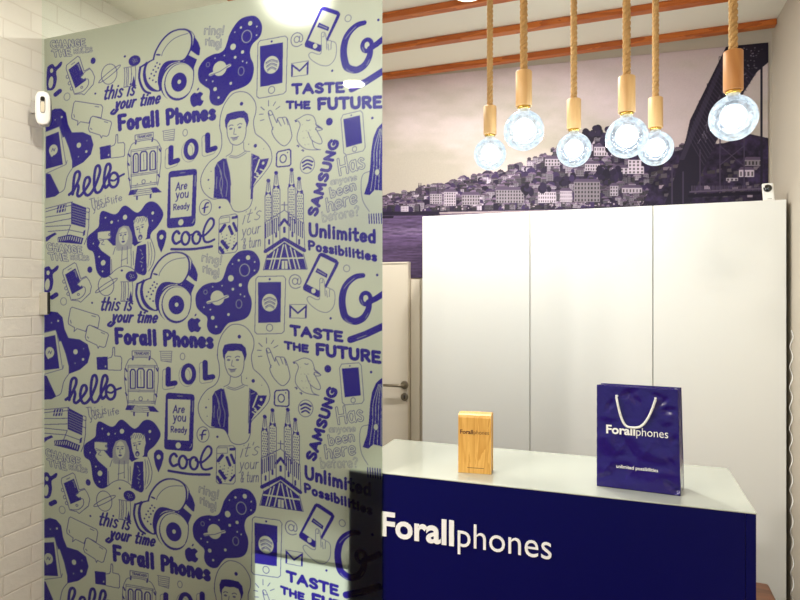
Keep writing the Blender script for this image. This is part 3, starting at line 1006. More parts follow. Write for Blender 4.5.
    write(c, 'SAMSUNG', (232, 750), (408, 190), (158, 725), 26)
    # blank phone
    c.line([(420, 25), (436, -6), (570, -16), (588, 5), (608, 272), (592, 296), (462, 308), (442, 288)], 5, .6, closed=True)
    c.poly([(437, 28), (567, 18), (585, 235), (460, 250)])
    c.ell(525, 272, 17, 20, .6, 4.5)
    c.ell(500, 8, 6)
    # hollow question
    write(c, 'Has', (402, 462), (608, 432), (382, 328), 21, .85, 5)
    write(c, 'anyone', (335, 520), (543, 514), (335, 466), 11, .6, 3)
    c.frame(*Pp)
    write(c, 'been', (336, 200), (540, 164), (322, 118), 19, .8, 5)
    write(c, 'here', (308, 302), (548, 268), (294, 194), 20, .85, 5)
    write(c, 'before?', (274, 372), (566, 368), (264, 292), 12, .6, 3)
    # long hair at the right edge
    c.frame(*L)
    c.poly([(760, 95), (735, 108), (700, 140), (670, 210), (655, 300), (645, 440), (630, 540), (598, 632), (642, 645), (680, 612), (760, 630)])
    for q in range(4):
        x = 672 + q * 22
        c.line([(720 + q * 7, 150), (x + 6, 300), (x + 2, 440), (x - 22 + q * 8, 615)], 3.0, 0, True)
    c.ell(700, 478, 19, 26, 0)
    c.ell(700, 478, 19, 26, .8, 5)
    for q in range(6):
        c.line([(636 + q * 19, 790 + q * 2), (640 + q * 19, 862 + q * 3)], 9)
    c.line([(640, 462), (590, 480), (575, 560), (590, 680), (640, 770)], 4, .5, True)
    # thin script
    c.frame(*O)
    write(c, "it's", (335, 325), (490, 300), (370, 205), 7, .65)
    write(c, 'your', (335, 425), (498, 420), (345, 330), 7, .65)
    write(c, '& turn', (345, 535), (502, 535), (352, 440), 7, .65)
    # patterned phone
    c.line([(160, 225), (285, 222), (305, 242), (302, 530), (285, 550), (158, 546), (140, 528), (145, 245)], 4.5, .7, closed=True)
    c.poly([(252, 240), (304, 238), (304, 262), (254, 264)])
    c.line([(160, 240), (236, 238), (236, 285), (150, 288)], 3.5, .5)
    for a, w in (([(172, 440), (214, 500)], 32), ([(150, 490), (178, 535)], 28), ([(268, 300), (296, 368)], 24), ([(232, 322), (258, 388)], 26), ([(158, 350), (192, 306)], 30), ([(262, 520), (296, 474)], 18)):
        c.line(a, w)
    for q in range(26):
        c.ell(165 + (q * 29) % 120, 375 + (q * 47) % 160, 5, 5)
    # stack of trucks seen at an angle
    c.frame(*I)
    for a in ([(20, 386), (250, 364)], [(20, 412), (120, 400)], [(20, 460), (240, 458)], [(20, 512), (240, 505)], [(20, 540), (235, 562)], [(195, 395), (245, 392)], [(242, 366), (240, 552)], [(375, 436), (395, 445), (390, 600), (375, 690), (352, 745)], [(40, 585), (220, 600), (345, 645)], [(235, 562), (200, 650)], [(370, 470), (392, 478)], [(368, 530), (390, 540)]):
        c.line(a, 5.5, .9)
    c.poly([(246, 368), (370, 434), (362, 605), (240, 552)])
    for q in range(7):
        c.line([(250, 400 + q * 22), (362, 452 + q * 22)], 3, .4)
    c.poly([(122, 382), (200, 376), (190, 436), (112, 440)])
    for q in range(3):
        c.line([(140 + q * 24, 384), (128 + q * 24, 436)], 7, 0)
    c.line([(118, 412), (195, 406)], 5, 0)
    c.poly([(20, 630), (70, 612), (100, 602), (116, 620), (70, 640), (35, 668), (20, 668)])
    c.poly([(122, 648), (205, 640), (228, 640), (346, 690), (330, 742), (215, 712), (122, 690)])
    for q in range(11):
        c.line([(135 + q * 19, 655 + max(0, q - 5) * 7), (128 + q * 19, 682 + max(0, q - 5) * 8)], 6, 0)
    c.poly([(345, 628), (364, 620), (356, 668), (338, 672)])
    write(c, 'This is', (402, 440), (572, 420), (392, 365), 7, .6)
    write(c, 'your life', (425, 478), (680, 420), (415, 420), 7, .6)
    # thumbs up
    c.frame(*E)
    c.poly([(484, 490), (580, 485), (584, 600), (490, 600)])
    c.ell(562, 570, 5, 9, .2)
    c.line([(584, 500), (612, 492), (622, 470), (626, 405), (640, 405), (642, 480), (690, 484), (702, 500), (698, 598), (690, 604), (586, 600)], 5, .85)
    first, c = c, late
    # two-line slogan
    c.frame(*W)
    write(c, 'Unlimited', (473, 386), (744, 414), (472, 332), 12.5)
    write(c, 'Possibilities', (472, 440), (748, 487), (470, 402), 10.5)
    # basilica with four towers
    c.frame(*W)
    for bx, by, x0, x1, yc in ((314, 163, 301, 326, 214), (345, 132, 332, 360, 188), (407, 120, 393, 421, 182), (437, 155, 427, 454, 208)):
        c.ell(bx, by, 8, 8)
        c.line([(bx - 5, by + 8), (bx - 9, yc - 6)], 2.6, .8)
        c.line([(bx + 5, by + 8), (bx + 9, yc - 6)], 2.6, .8)
        c.line([(bx, by + 8), (bx, yc - 10)], 2, .6)
        c.poly([(x0 + 2, yc - 8), (bx, yc - 2), (x1 - 2, yc - 8), (x1, yc + 8), (x0, yc + 8)])
        c.ell(bx, yc + 5, 5, 4, .1)
        c.line([(x0, yc + 8), (x0 - 1, 335)], 2.4, .85)
        c.line([(x1, yc + 8), (x1 + 1, 335)], 2.4, .85)
        for yy in range(int(yc) + 17, 322, 10):
            for q in range(3):
                c.ell(x0 + 5 + q * 7 + (yy // 10 % 2) * 3, yy, 2.0, 2.8)
    c.line([(366, 260), (390, 260)], 3, .7)
    c.line([(378, 248), (378, 280)], 3, .7)
    c.line([(299, 332), (378, 281), (456, 335)], 2.6, .85)
    c.line([(300, 330), (300, 445)], 2.6, .8)
    c.line([(456, 335), (460, 445)], 2.6, .8)
    for q, x in enumerate((304, 312, 320, 328, 338, 346, 354)):
        c.line([(x, 336 - q * 4.5), (x, 392 - q * 5)], 4.4)
    for q, x in enumerate((402, 410, 418, 426, 434, 442, 450)):
        c.line([(x, 310 + q * 4), (x, 362 + q * 5)], 4.4)
    c.line([(360, 342), (378, 318), (398, 342)], 11)
    c.line([(332, 300), (332, 440)], 2, .6)
    c.line([(360, 290), (360, 400)], 2, .6)
    c.line([(396, 290), (396, 400)], 2, .6)
    c.line([(427, 320), (427, 420)], 2, .6)
    for x, y, r in ((378, 360, 6), (345, 380, 4), (317, 408, 4), (410, 378, 4), (437, 408, 4)):
        c.line([(x, y - 8), (x, y + 8)], r * 1.8)
    c.line([(302, 446), (378, 396), (458, 442)], 15)
    c.poly([(310, 462), (378, 408), (452, 458), (466, 516), (297, 518)])
    for a in ([(330, 518), (352, 436)], [(318, 518), (338, 446)], [(352, 518), (374, 420)], [(404, 518), (382, 420)], [(424, 518), (402, 430)], [(440, 518), (418, 442)]):
        c.line(a, 4.5, 0)
    c.line([(308, 476), (456, 472)], 6, 0)
    c.poly([(368, 484), (390, 484), (391, 516), (367, 516)], 0)
    c.line([(379, 486), (379, 516)], 2, .6)
    c.line([(310, 458), (293, 520), (470, 517), (454, 455)], 2.8, .85)
    # soften the edges by a quarter pixel
    for k in (first, late):
        a = k.a
        b = a.copy()
        b[:-1] += a[1:]
        b[:, :-1] += a[:, 1:]
        b[:-1, :-1] += a[1:, 1:]
        k.a = b / 4.0
    return first, late

def grid_mesh(name, xs, zs, fn):
    """an upright sheet with vertices at xs by zs; fn(X, Z) gives Y"""
    nx, nz = len(xs), len(zs)
    X, Z = np.meshgrid(xs, zs)
    co = np.stack([X, fn(X, Z), Z], -1).reshape(-1, 3).astype(np.float32)
    me = bpy.data.meshes.new(name)
    me.vertices.add(nx * nz)
    me.vertices.foreach_set('co', co.reshape(-1))
    i = (np.arange(nz - 1)[:, None] * nx + np.arange(nx - 1)[None, :]).reshape(-1)
    f = np.stack([i, i + 1, i + 1 + nx, i + nx], -1).astype(np.int32)
    nf = len(f)
    me.loops.add(nf * 4)
    me.loops.foreach_set('vertex_index', f.reshape(-1))
    me.polygons.add(nf)
    me.polygons.foreach_set('loop_start', np.arange(nf, dtype=np.int32) * 4)
    me.polygons.foreach_set('loop_total', np.full(nf, 4, dtype=np.int32))
    me.update(calc_edges=True)
    return me, X, Z

# ------------------------------------------------------------------ room shell
def shell():
    wl = struct(obj('wall_left', box(LEFT_X - 0.12, FRONT_Y, 0, LEFT_X, BACK_Y + 0.1, CEIL_Z), M['brick']))
    struct(obj('wall_right', box(RIGHT_X, FRONT_Y, 0, RIGHT_X + 0.12, BACK_Y + 0.1, CEIL_Z), M['plaster']))
    struct(obj('wall_back', box(LEFT_X, BACK_Y, 0, RIGHT_X, BACK_Y + 0.1, CEIL_Z), M['plaster']))
    struct(obj('floor', box(LEFT_X - 0.12, FRONT_Y, -0.1, RIGHT_X + 0.12, BACK_Y + 0.1, 0), M['floor_wood']))
    struct(obj('ceiling', box(LEFT_X - 0.12, FRONT_Y, CEIL_Z, RIGHT_X + 0.12, BACK_Y + 0.1, CEIL_Z + 0.1), M['ceiling']))
    # lintel above the open shop front
    struct(obj('wall_front', box(LEFT_X, FRONT_Y - 0.1, 2.75, RIGHT_X, FRONT_Y, CEIL_Z), M['plaster']))
shell()

# ceiling battens
BEAMS = (3.505, 3.115, 2.758, 2.335)
def beams():
    labels = ('orange pine ceiling batten nearest the city mural',
              'orange pine ceiling batten second from the city mural',
              'orange pine ceiling batten just behind the round ceiling lamp',
              'orange pine ceiling batten glimpsed through the clear strip atop the glass panel')
    for y, lb in zip(BEAMS, labels):
        o = obj('ceiling_batten', box(-1.72, y - 0.025, CEIL_Z - 0.031, RIGHT_X - 0.002, y + 0.025, CEIL_Z - 0.001, 0.003), M['beam_wood'])
        tag(o, lb, 'ceiling beam', 'pine battens across the ceiling')
beams()

# ------------------------------------------------------------------ mural
def fbm(shape, scales, seed):
    r = np.random.default_rng(seed)
    H, W = shape
    out = np.zeros(shape)
    amp = 1.0
    for sy, sx in scales:
        g = r.random((int(H / sy) + 3, int(W / sx) + 3))
        yy, xx = np.meshgrid(np.arange(H) / sy, np.arange(W) / sx, indexing='ij')
        i, j = yy.astype(int), xx.astype(int)
        fy, fx = yy - i, xx - j
        fy, fx = fy * fy * (3 - 2 * fy), fx * fx * (3 - 2 * fx)
        out += amp * ((g[i, j] * (1 - fx) + g[i, j + 1] * fx) * (1 - fy) + (g[i + 1, j] * (1 - fx) + g[i + 1, j + 1] * fx) * fy)
        amp *= 0.55
    out -= out.min()
    return out / out.max()

def paint_mural():
    c = Canvas(330, 26, 776, 296, 3, 3)
    H, W = c.H, c.W
    yy, xx = np.meshgrid(np.arange(H) / 3 + 26, np.arange(W) / 3 + 330, indexing='ij')
    cl = fbm((H, W), ((110, 260), (50, 120), (24, 60), (12, 26)), 3)
    hz = np.clip((yy - 60) / 130, 0, 1)                               # darker towards the horizon, colour offsets the bulbs' light on the print
    lx = np.clip((xx - 520) / 230, 0, 1)
    c1 = np.array([222, 206, 212]) ; c2 = np.array([176, 168, 158]); c3 = np.array([212, 196, 200])
    t = np.clip(hz * 0.75 + (cl - 0.42) * 1.3 + 0.12, 0, 1)[..., None]
    sky = c1 * (1 - t) + c2 * t
    t2 = (lx * np.clip((0.75 - cl) * 2.1, 0, 1))[..., None] * 0.85
    sky = sky * (1 - t2) + (c3 - 26) * t2
    c.a[:] = sky
    # river
    wv = fbm((H, W), ((4, 40), (2, 14), (1.4, 6)), 5)
    riv = np.array([98, 78, 118]) * (0.62 + 0.62 * wv[..., None])
    riv = riv + 40 * np.exp(-((yy - 231) / 4.5) ** 2)[..., None] * wv[..., None]
    riv = riv * (1 - 0.25 * np.clip((yy - 235) / 45, 0, 1))[..., None]
    m = yy > 214.5
    c.a[m] = riv[m]
    # hillside town
    top = [(330, 212), (380, 203), (400, 198), (416, 194), (425, 190), (440, 189), (462, 182), (480, 177), (500, 172), (520, 167), (545, 158), (556, 148), (580, 144), (596, 134), (612, 130), (640, 131), (660, 140), (690, 150), (776, 150)]
    tx, ty = [p[0] for p in top], [p[1] for p in top]
    hill = np.interp(xx, tx, ty)
    mm = (yy > hill + 3) & (yy < 215.5)
    tn = fbm((H, W), ((10, 14), (5, 7), (3, 3)), 8)
    town = np.array([50, 39, 64]) * (0.4 + 0.95 * tn[..., None])
    c.a[mm] = town[mm]
    r = np.random.default_rng(21)
    n = 1100
    xs = r.uniform(372, 705, n)
    order = r.uniform(0, 1, n)
    rows = []
    for x, u in zip(xs, order):
        h0 = np.interp(x, tx, ty)
        rows.append((h0 + 1 + (213 - h0) * u, x))
    rows.sort()
    for y, x in rows:
        dep = (y - 130) / 85.0
        w = r.uniform(3, 9)
        h = r.uniform(2.5, 6) + 2.5 * max(dep, 0)
        if r.random() < 0.3:
            tone = np.array([38, 28, 54]) * r.uniform(.8, 1.6)
            c.ell(x, y - h / 2, w * .6, h * .55, tone)
            continue
        lum = r.choice([52, 80, 115, 150, 190], p=[.22, .24, .24, .18, .12]) * (0.78 if x > 600 else 1.0)
        wall = np.array([lum, lum * .93, lum * 1.0 + 6])
        c.poly([(x - w / 2, y), (x - w / 2, y - h), (x + w / 2, y - h), (x + w / 2, y)], wall)
        rt = np.array([96, 80, 104]) * r.uniform(.6, 1.25)
        c.poly([(x - w / 2 - .4, y - h), (x - w * .2, y - h - r.uniform(.8, 2.2)), (x + w * .25, y - h - r.uniform(.8, 2.2)), (x + w / 2 + .4, y - h)], rt)
        for wy in np.arange(y - h + 1.0, y - .6, 1.7):
            for wx in np.arange(x - w / 2 + .9, x + w / 2 - .5, 1.6):
                c.poly([(wx - .35, wy - .45), (wx + .35, wy - .45), (wx + .35, wy + .45), (wx - .35, wy + .45)], wall * .45)
    # larger blocks that can be made out
    def block(x0, y0, x1, y1, lum, nx, ny, roof=True):
        w = np.array([lum, lum * .93, lum * 1.02])
        c.poly([(x0, y0), (x1, y0), (x1, y1), (x0, y1)], w)
        if roof:
            c.poly([(x0 - 1, y0), (x0 + 2, y0 - 3), (x1 - 2, y0 - 3), (x1 + 1, y0)], np.array([84, 70, 96]))
        for a in range(nx):
            for b in range(ny):
                px = x0 + (a + .5) * (x1 - x0) / nx
                py = y0 + (b + .55) * (y1 - y0) / ny
                dx, dy = (x1 - x0) / nx * .24, (y1 - y0) / ny * .3
                c.poly([(px - dx, py - dy), (px + dx, py - dy), (px + dx, py + dy), (px - dx, py + dy)], w * .42)
    block(538, 192, 556, 203, 190, 8, 3)
    block(560, 191, 572, 202, 185, 6, 3)
    block(574, 182, 600, 202, 130, 8, 5)
    block(545, 159, 560, 166, 180, 5, 2)
    block(585, 164, 600, 171, 190, 6, 2)
    block(594, 147, 612, 156, 195, 7, 2)
    block(628, 160, 644, 174, 205, 4, 4, False)
    block(612, 168, 628, 174, 190, 4, 2)
    block(496, 190, 524, 203, 140, 10, 4)
    block(430, 194, 442, 204, 165, 5, 4)
    block(444, 192, 456, 206, 180, 5, 5)
    block(462, 195, 480, 205, 150, 7, 3)
    block(610, 186, 618, 196, 170, 3, 3)
    block(622, 188, 642, 193, 175, 6, 1)
    for x, y in ((590, 134), (597, 131), (604, 137), (612, 148), (601, 170), (607, 176), (562, 180), (545, 185), (528, 188), (616, 172), (650, 165)):
        for q in range(7):
            c.ell(x + r.uniform(-5, 5), y + r.uniform(-3, 6), r.uniform(2, 4), r.uniform(2, 5), np.array([36, 27, 52]) * r.uniform(.7, 1.3))
    for x in (419, 421, 438):
        c.poly([(x - 1.2, 194), (x - .6, 186), (x, 182), (x + .6, 186), (x + 1.2, 194)], np.array([60, 50, 70]))
    # quay
    c.line([(330, 214), (425, 213), (480, 212), (560, 210), (640, 208), (776, 205)], 3.2, np.array([32, 24, 46]))
    c.poly([(440, 212), (700, 206), (700, 222), (440, 216)], np.array([104, 90, 112]))
    c.line([(440, 213), (560, 211), (700, 206)], 1.4, np.array([168, 152, 156]))
    for q in range(90):
        x = r.uniform(425, 690)
        y = np.interp(x, [425, 700], [209, 202])
        c.ell(x, y + r.uniform(-2.5, 1), r.uniform(.5, 1.4), r.uniform(.5, 1.1), np.array([150, 136, 148]) * r.choice([.3, .5, 1.1]))
    c.poly([(440, 216), (700, 209), (700, 240), (440, 240)], np.array([46, 36, 62]))
    for x in (384, 390, 436, 470):
        c.poly([(x - 4, 216), (x + 4, 216), (x + 3, 218.5), (x - 3, 218.5)], np.array([30, 22, 42]))
    # wooded bank below the bridge
    wd = fbm((H, W), ((14, 18), (6, 7), (3, 3)), 13)
    bank = [(655, 178), (672, 152), (700, 146), (725, 143), (750, 134), (776, 140), (776, 215), (640, 210)]
    tmp = Canvas(330, 26, 776, 296, 3, 1)
    tmp.poly(bank, 1)
    mk = tmp.a[..., 0] > .5
    dark = np.array([44, 34, 60]) * (0.45 + 1.05 * wd[..., None])
    c.a[mk] = dark[mk]
    for q in range(70):
        x, y = r.uniform(650, 768), r.uniform(160, 200)
        lum = r.choice([60, 80, 110, 150], p=[.45, .3, .17, .08])
        c.poly([(x, y), (x + r.uniform(2, 7), y - .6), (x + r.uniform(2, 7), y + 3), (x, y + 3)], np.array([lum, lum * .9, lum * 1.02]))
    block(739, 170, 754, 177, 190, 4, 1)
    block(744, 160, 762, 166, 128, 5, 1)
    block(726, 178, 738, 181, 170, 3, 1, False)
    # iron arch bridge
    iron = np.array([34, 28, 46])
    arch = [(726, 47), (736, 44), (770, 40), (770, 61), (757, 72), (744, 92), (730, 116), (716, 142), (702, 172), (690, 206), (664, 206), (675, 176), (686, 138), (690, 120)]
    c.poly(arch, iron)
    c.poly([(694, 122), (724, 54), (727, 56), (700, 122), (684, 160), (679, 160)], np.array([52, 45, 66]))
    for q in range(60):
        u = r.random()
        ax, ay = 700 + (735 - 700) * u, 140 + (62 - 140) * u
        c.line([(ax, ay), (ax + r.uniform(-4, 6), ay + r.uniform(2, 8))], .6, np.array([108, 98, 118]) * r.uniform(.5, 1.1))
    for q in range(46):
        x, y = 742 + 22 * r.random(), 48 + 34 * r.random()
        if y < 92 - (x - 742) * 1.3:
            c.ell(x, y, .8, .6, np.array([120, 112, 128]) * r.uniform(.5, 1.1))
    for q in range(26):
        u = q / 26
        x0, y0 = 687 + 40 * u, 135 - 88 * u
        x1, y1 = 704 + 52 * u, 165 - 92 * u
        c.line([(x0, y0), (x1, y1)], .6, np.array([62, 54, 78]))
    for x, y0, y1, w in ((720, 138, 192, 1.5), (744, 132, 190, 1.5), (761.5, 62, 200, 2.6), (700, 150, 192, 1.2), (672, 165, 204, 1.6), (683, 172, 205, 1.4)):
        c.line([(x, y0), (x, y1)], w, np.array([64, 54, 78]) if w < 2 else iron)
    c.line([(720, 165), (744, 146)], .8, np.array([70, 60, 84]))
    c.line([(720, 146), (744, 166)], .8, np.array([70, 60, 84]))
    c.line([(690, 192), (776, 188)], 1.6, np.array([86, 74, 98]))
    c.line([(690, 196), (776, 192)], 3.5, np.array([26, 20, 38]))
    for x, y in ((719, 57), (707, 84), (699, 101)):
        c.line([(x + 4, y), (x, y), (x, y + 11)], .7, iron)
    for q in range(40):
        x = 692 + q * 2.0
        c.line([(x, 186), (x, 191)], .5, np.array([92, 80, 104]))
    # paper grain
    c.a *= (0.97 + 0.06 * r.random((H, W)))[..., None]
    return c

def mural():
    cv = paint_mural()
    y = BACK_Y - 0.004
    xl, xr = -1.75, 0.698
    xs = np.linspace(xl, xr, 900)
    us = np.linspace(0, 1, 560)
    me, X, U = grid_mesh('city_mural', xs, us, lambda a, b: np.full_like(a, y))
    ztop = np.interp(X, [-1.45, xr], [CAM_H + 1.376, CAM_H + 1.303])
    zbot = CAM_H + 0.095
    Z = zbot + (ztop - zbot) * U
    co = np.stack([X, np.full_like(X, y), Z], -1).astype(np.float32)
    me.vertices.foreach_set('co', co.reshape(-1))
    px, py = to_px(X, y, Z)
    rgb = np.clip(cv.sample(np.maximum(px, 331.5), py), 0, 255) / 255.0
    col = np.ones(rgb.shape[:2] + (4,), dtype=np.float32)
    col[..., :3] = lin(rgb)
    a = me.attributes.new('print', 'FLOAT_COLOR', 'POINT')
    a.data.foreach_set('color', col.reshape(-1))
    me.update()
    o = link_mesh('city_mural', me, M['mural'])
    tag(o, 'purple-toned photo mural of a riverside hill town and iron bridge on the back wall', 'mural')
    sm = o.modifiers.new('paper', 'SOLIDIFY')
    sm.thickness = 0.002
    sm.offset = 1
mural()

# ------------------------------------------------------------------ door in the back wall
def door():
    t = bpy.data.objects.new('door_1', None)
    COL.objects.link(t)
    t['kind'] = 'structure'
    xr = at_y(411, 300, BACK_Y).x
    zt = at_y(395, 262, BACK_Y - 0.05).z
    t.location = (xr, BACK_Y, 0)
    bm = box(-0.82, -0.045, 0.004, -0.008, -0.012, zt - 0.012, 0.003)
    leaf = obj('door_leaf', bm, M['door'], t)
    bm = bmesh.new()
    add_box(bm, -0.007, -0.050, 0.002, 0.0, -0.002, zt, 0.002)
    add_box(bm, -0.86, -0.050, 0.002, -0.821, -0.002, zt, 0.002)
    add_box(bm, -0.8205, -0.050, zt - 0.011, -0.0075, -0.002, zt, 0.002)
    obj('door_frame', bm, M['door'], t)
    obj('door_moulding', box(0.003, -0.012, 0.002, 0.062, -0.002, zt - 0.11, 0.003), M['door'], t)
    # lever handle
    h = at_y(404.5, 385, BACK_Y - 0.05)
    hx, hz = h.x - xr, h.z
    bm = bmesh.new()
    add_lathe(bm, [(0, 0.0), (0.026, 0.0), (0.026, 0.008), (0.02, 0.01), (0, 0.01)], 24)
    add_lathe(bm, [(0.009, 0.009), (0.009, 0.05), (0, 0.052)], 16)
    bmesh.ops.rotate(bm, verts=bm.verts, cent=(0, 0, 0), matrix=Matrix.Rotation(math.radians(90), 3, 'X'))
    add_tube(bm, [(0.008, -0.046, 0), (-0.03, -0.05, 0), (-0.125, -0.05, -0.002)], [0.010, 0.0095, 0.0085], 12)
    o = obj('door_handle', bm, M['handle'], leaf, True)
    o.location = (hx, -0.0445, hz)
    bm = bmesh.new()
    add_lathe(bm, [(0, 0.0), (0.025, 0.0), (0.025, 0.007), (0.019, 0.009), (0, 0.009)], 24)
    bmesh.ops.rotate(bm, verts=bm.verts, cent=(0, 0, 0), matrix=Matrix.Rotation(math.radians(90), 3, 'X'))
    o = obj('keyhole_plate', bm, M['handle'], leaf, True)
    o.location = (hx, -0.0445, hz - 0.075)
    o2 = obj('keyhole', box(-0.003, -0.0105, -0.012, 0.003, -0.0085, 0.01, 0.001), M['rubber'], leaf)
    o2.location = o.location
door()

# ------------------------------------------------------------------ tall cabinets
CAB_Y = 3.20
CAB_TOP = CAM_H + 0.4295
def cabinets():
    edges = [-1.068, -0.469, 0.1286, 0.695]
    labels = ('tall white cabinet beside the door, leftmost of the row below the mural',
              'tall white cabinet in the middle of the row below the mural',
              'tall white cabinet by the right wall, below the small white camera')
    for i in range(3):
        x0, x1 = edges[i], edges[i + 1]
        t = thing('tall_cabinet', labels[i], 'cabinet', ((x0 + x1) / 2, CAB_Y, 0), 0, 'tall white cabinets under the mural')
        w = (x1 - x0) / 2
        obj('body', box(-w + 0.0004, 0.022, 0.0, w - 0.0004, BACK_Y - CAB_Y - 0.012, CAB_TOP, 0.0006, 1), M['cabinet_edge'], t)
        obj('door', box(-w + 0.0022, 0.0, 0.06, w - 0.0022, 0.0205, CAB_TOP, 0.0012), M['cabinet'], t)
        obj('plinth', box(-w + 0.004, 0.012, 0.0, w - 0.004, 0.0215, 0.056), M['cabinet_edge'], t)
cabinets()

# ------------------------------------------------------------------ glass partition with the printed film
def partition():
    xl, xr = LEFT_X + 0.0006, at_y(381.6, 300, GLASS_Y).x
    t = thing('glass_partition', 'tall glass panel printed with blue doodles between the white brick wall and the counter', 'glass partition', (0, GLASS_Y, 0))
    pane = obj('glass_pane', box(xl, 0.0, 0.012, xr, 0.010, CEIL_Z - 0.004, 0.001, 1), M['glass'], t)
    ztop = at_y(120, 23.5, GLASS_Y + 0.0115).z
    cv, late = draw_repeat()
    FY = GLASS_Y + 0.0115
    zs = np.arange(0.03, ztop, 0.0021)
    zs = np.concatenate([zs, [ztop]])
    xs = np.arange(xl + 0.0002, xr - 0.0012, 0.0020)
    me, X, Z = grid_mesh('printed_film', xs, zs, lambda a, b: np.full_like(a, 0.0115))
    ink = np.zeros(X.shape)
    px, py = to_px(X, FY, Z)
    u = np.clip((px - 45) / 335, 0, 1)
    for k, dz, dx in ((0, 0.0, 0 * u), (-1, 0.852, 3.6 - 2.4 * u), (1, -0.871, -1.2 - 3.6 * u), (2, -1.75, -2.4 - 7.2 * u), (3, -2.62, -3.6 - 10.8 * u)):
        qx, qy = to_px(X, FY, Z - dz)
        ink = np.maximum(ink, cv.sample(qx - dx, qy)[..., 0])
        if k >= 0:
            lx_, ly_ = to_px(X, FY, Z - (-0.850 if k == 1 else dz))
            ink = np.maximum(ink, late.sample(lx_ - dx, ly_)[..., 0])
    ink[Z > ztop - 0.001] = 0
    ink[0] = 0
    ink[-1] = 0
    a = me.attributes.new('ink', 'FLOAT', 'POINT')
    a.data.foreach_set('value', ink.reshape(-1).astype(np.float32))
    me.update()
    link_mesh('printed_film', me, M['film'], t)
    # steel clamp with a black gasket at the wall
    def clamp(zc):
        o = obj('wall_clamp', box(LEFT_X + 0.001, -0.012, zc - 0.047, LEFT_X + 0.045, -0.0005, zc + 0.047, 0.002), M['steel'], t)
        g = obj('gasket', box(LEFT_X + 0.0455, -0.010, zc - 0.043, LEFT_X + 0.052, -0.0005, zc + 0.047, 0.001), M['rubber'], o)
    clamp(at_y(46, 303.5, GLASS_Y).z)
partition()

# ------------------------------------------------------------------ counter
CTOP = CAM_H - 0.60
CT_W, CT_D = 1.216, 0.445
CT_RZ = math.atan2(0.018, 1.215)
CT_X, CT_Y = -0.881, 1.8545
def counter():
    t = thing('reception_counter', 'navy blue reception counter with glossy white top and white lettering', 'counter', (CT_X, CT_Y, 0), CT_RZ)
    b = 0.004
    obj('front_panel', box(0.026, 0.0015, 0.02, CT_W - 0.026, 0.018, CTOP - b, 0.0008, 1), M['counter_blue'], t)
    obj('side_panel', box(0.0, 0.0, 0.0, 0.025, CT_D, CTOP - b, 0.001, 1), M['counter_blue'], t)
    obj('side_panel', box(CT_W - 0.025, 0.0, 0.0, CT_W, CT_D, CTOP - b, 0.001, 1), M['counter_blue'], t)
    obj('shelf', box(0.0255, 0.0185, 0.55, CT_W - 0.0255, CT_D - 0.02, 0.568), M['cabinet_edge'], t)
    obj('worktop', box(-0.001, -0.001, CTOP - b, CT_W + 0.002, CT_D + 0.002, CTOP, 0.0015), M['counter_top'], t)
    # sign lettering
    yf = 1.862
    zb = at_y(466, 0, yf).z * 0 + CAM_H - 0.808
    def lx(px):
        return (at_y(px, 500, yf).x - CT_X)
    r = (math.radians(90), 0, 0)
    p0, p1 = lx(382.6), lx(454.2)
    lettering('sign_lettering', 'Forall', p1 - p0, 0.079, M['logo_white'], t, (p0, 0.0012, zb), r, 0.025, 0.004)
    p0, p1 = lx(458.0), lx(551.5)
    lettering('sign_lettering', 'phones', p1 - p0, 0.0755, M['logo_white'], t, (p0, 0.0012, zb), r, -0.004, 0.004)
counter()

# low white box seen through the film
def low_box():
    x0 = at_y(255, 560, 1.86).x
    zt = at_y(300, 556, 1.86).z
    t = thing('display_cabinet', 'low white cabinet with lit front behind the printed glass, beside the blue counter', 'cabinet', (x0, 1.8555, 0))
    w = CT_X - 0.006 - x0
    obj('body', box(0, 0.014, 0.0, w, 0.38, zt - 0.016, 0.001, 1), M['cabinet_edge'], t)
    obj('lit_panel', box(0.004, 0.0, 0.05, w - 0.004, 0.0135, zt - 0.016, 0.001, 1), M['lit_panel'], t)
    obj('top', box(-0.0, -0.0, zt - 0.0155, w, 0.385, zt, 0.001, 1), M['low_cabinet'], t)
low_box()

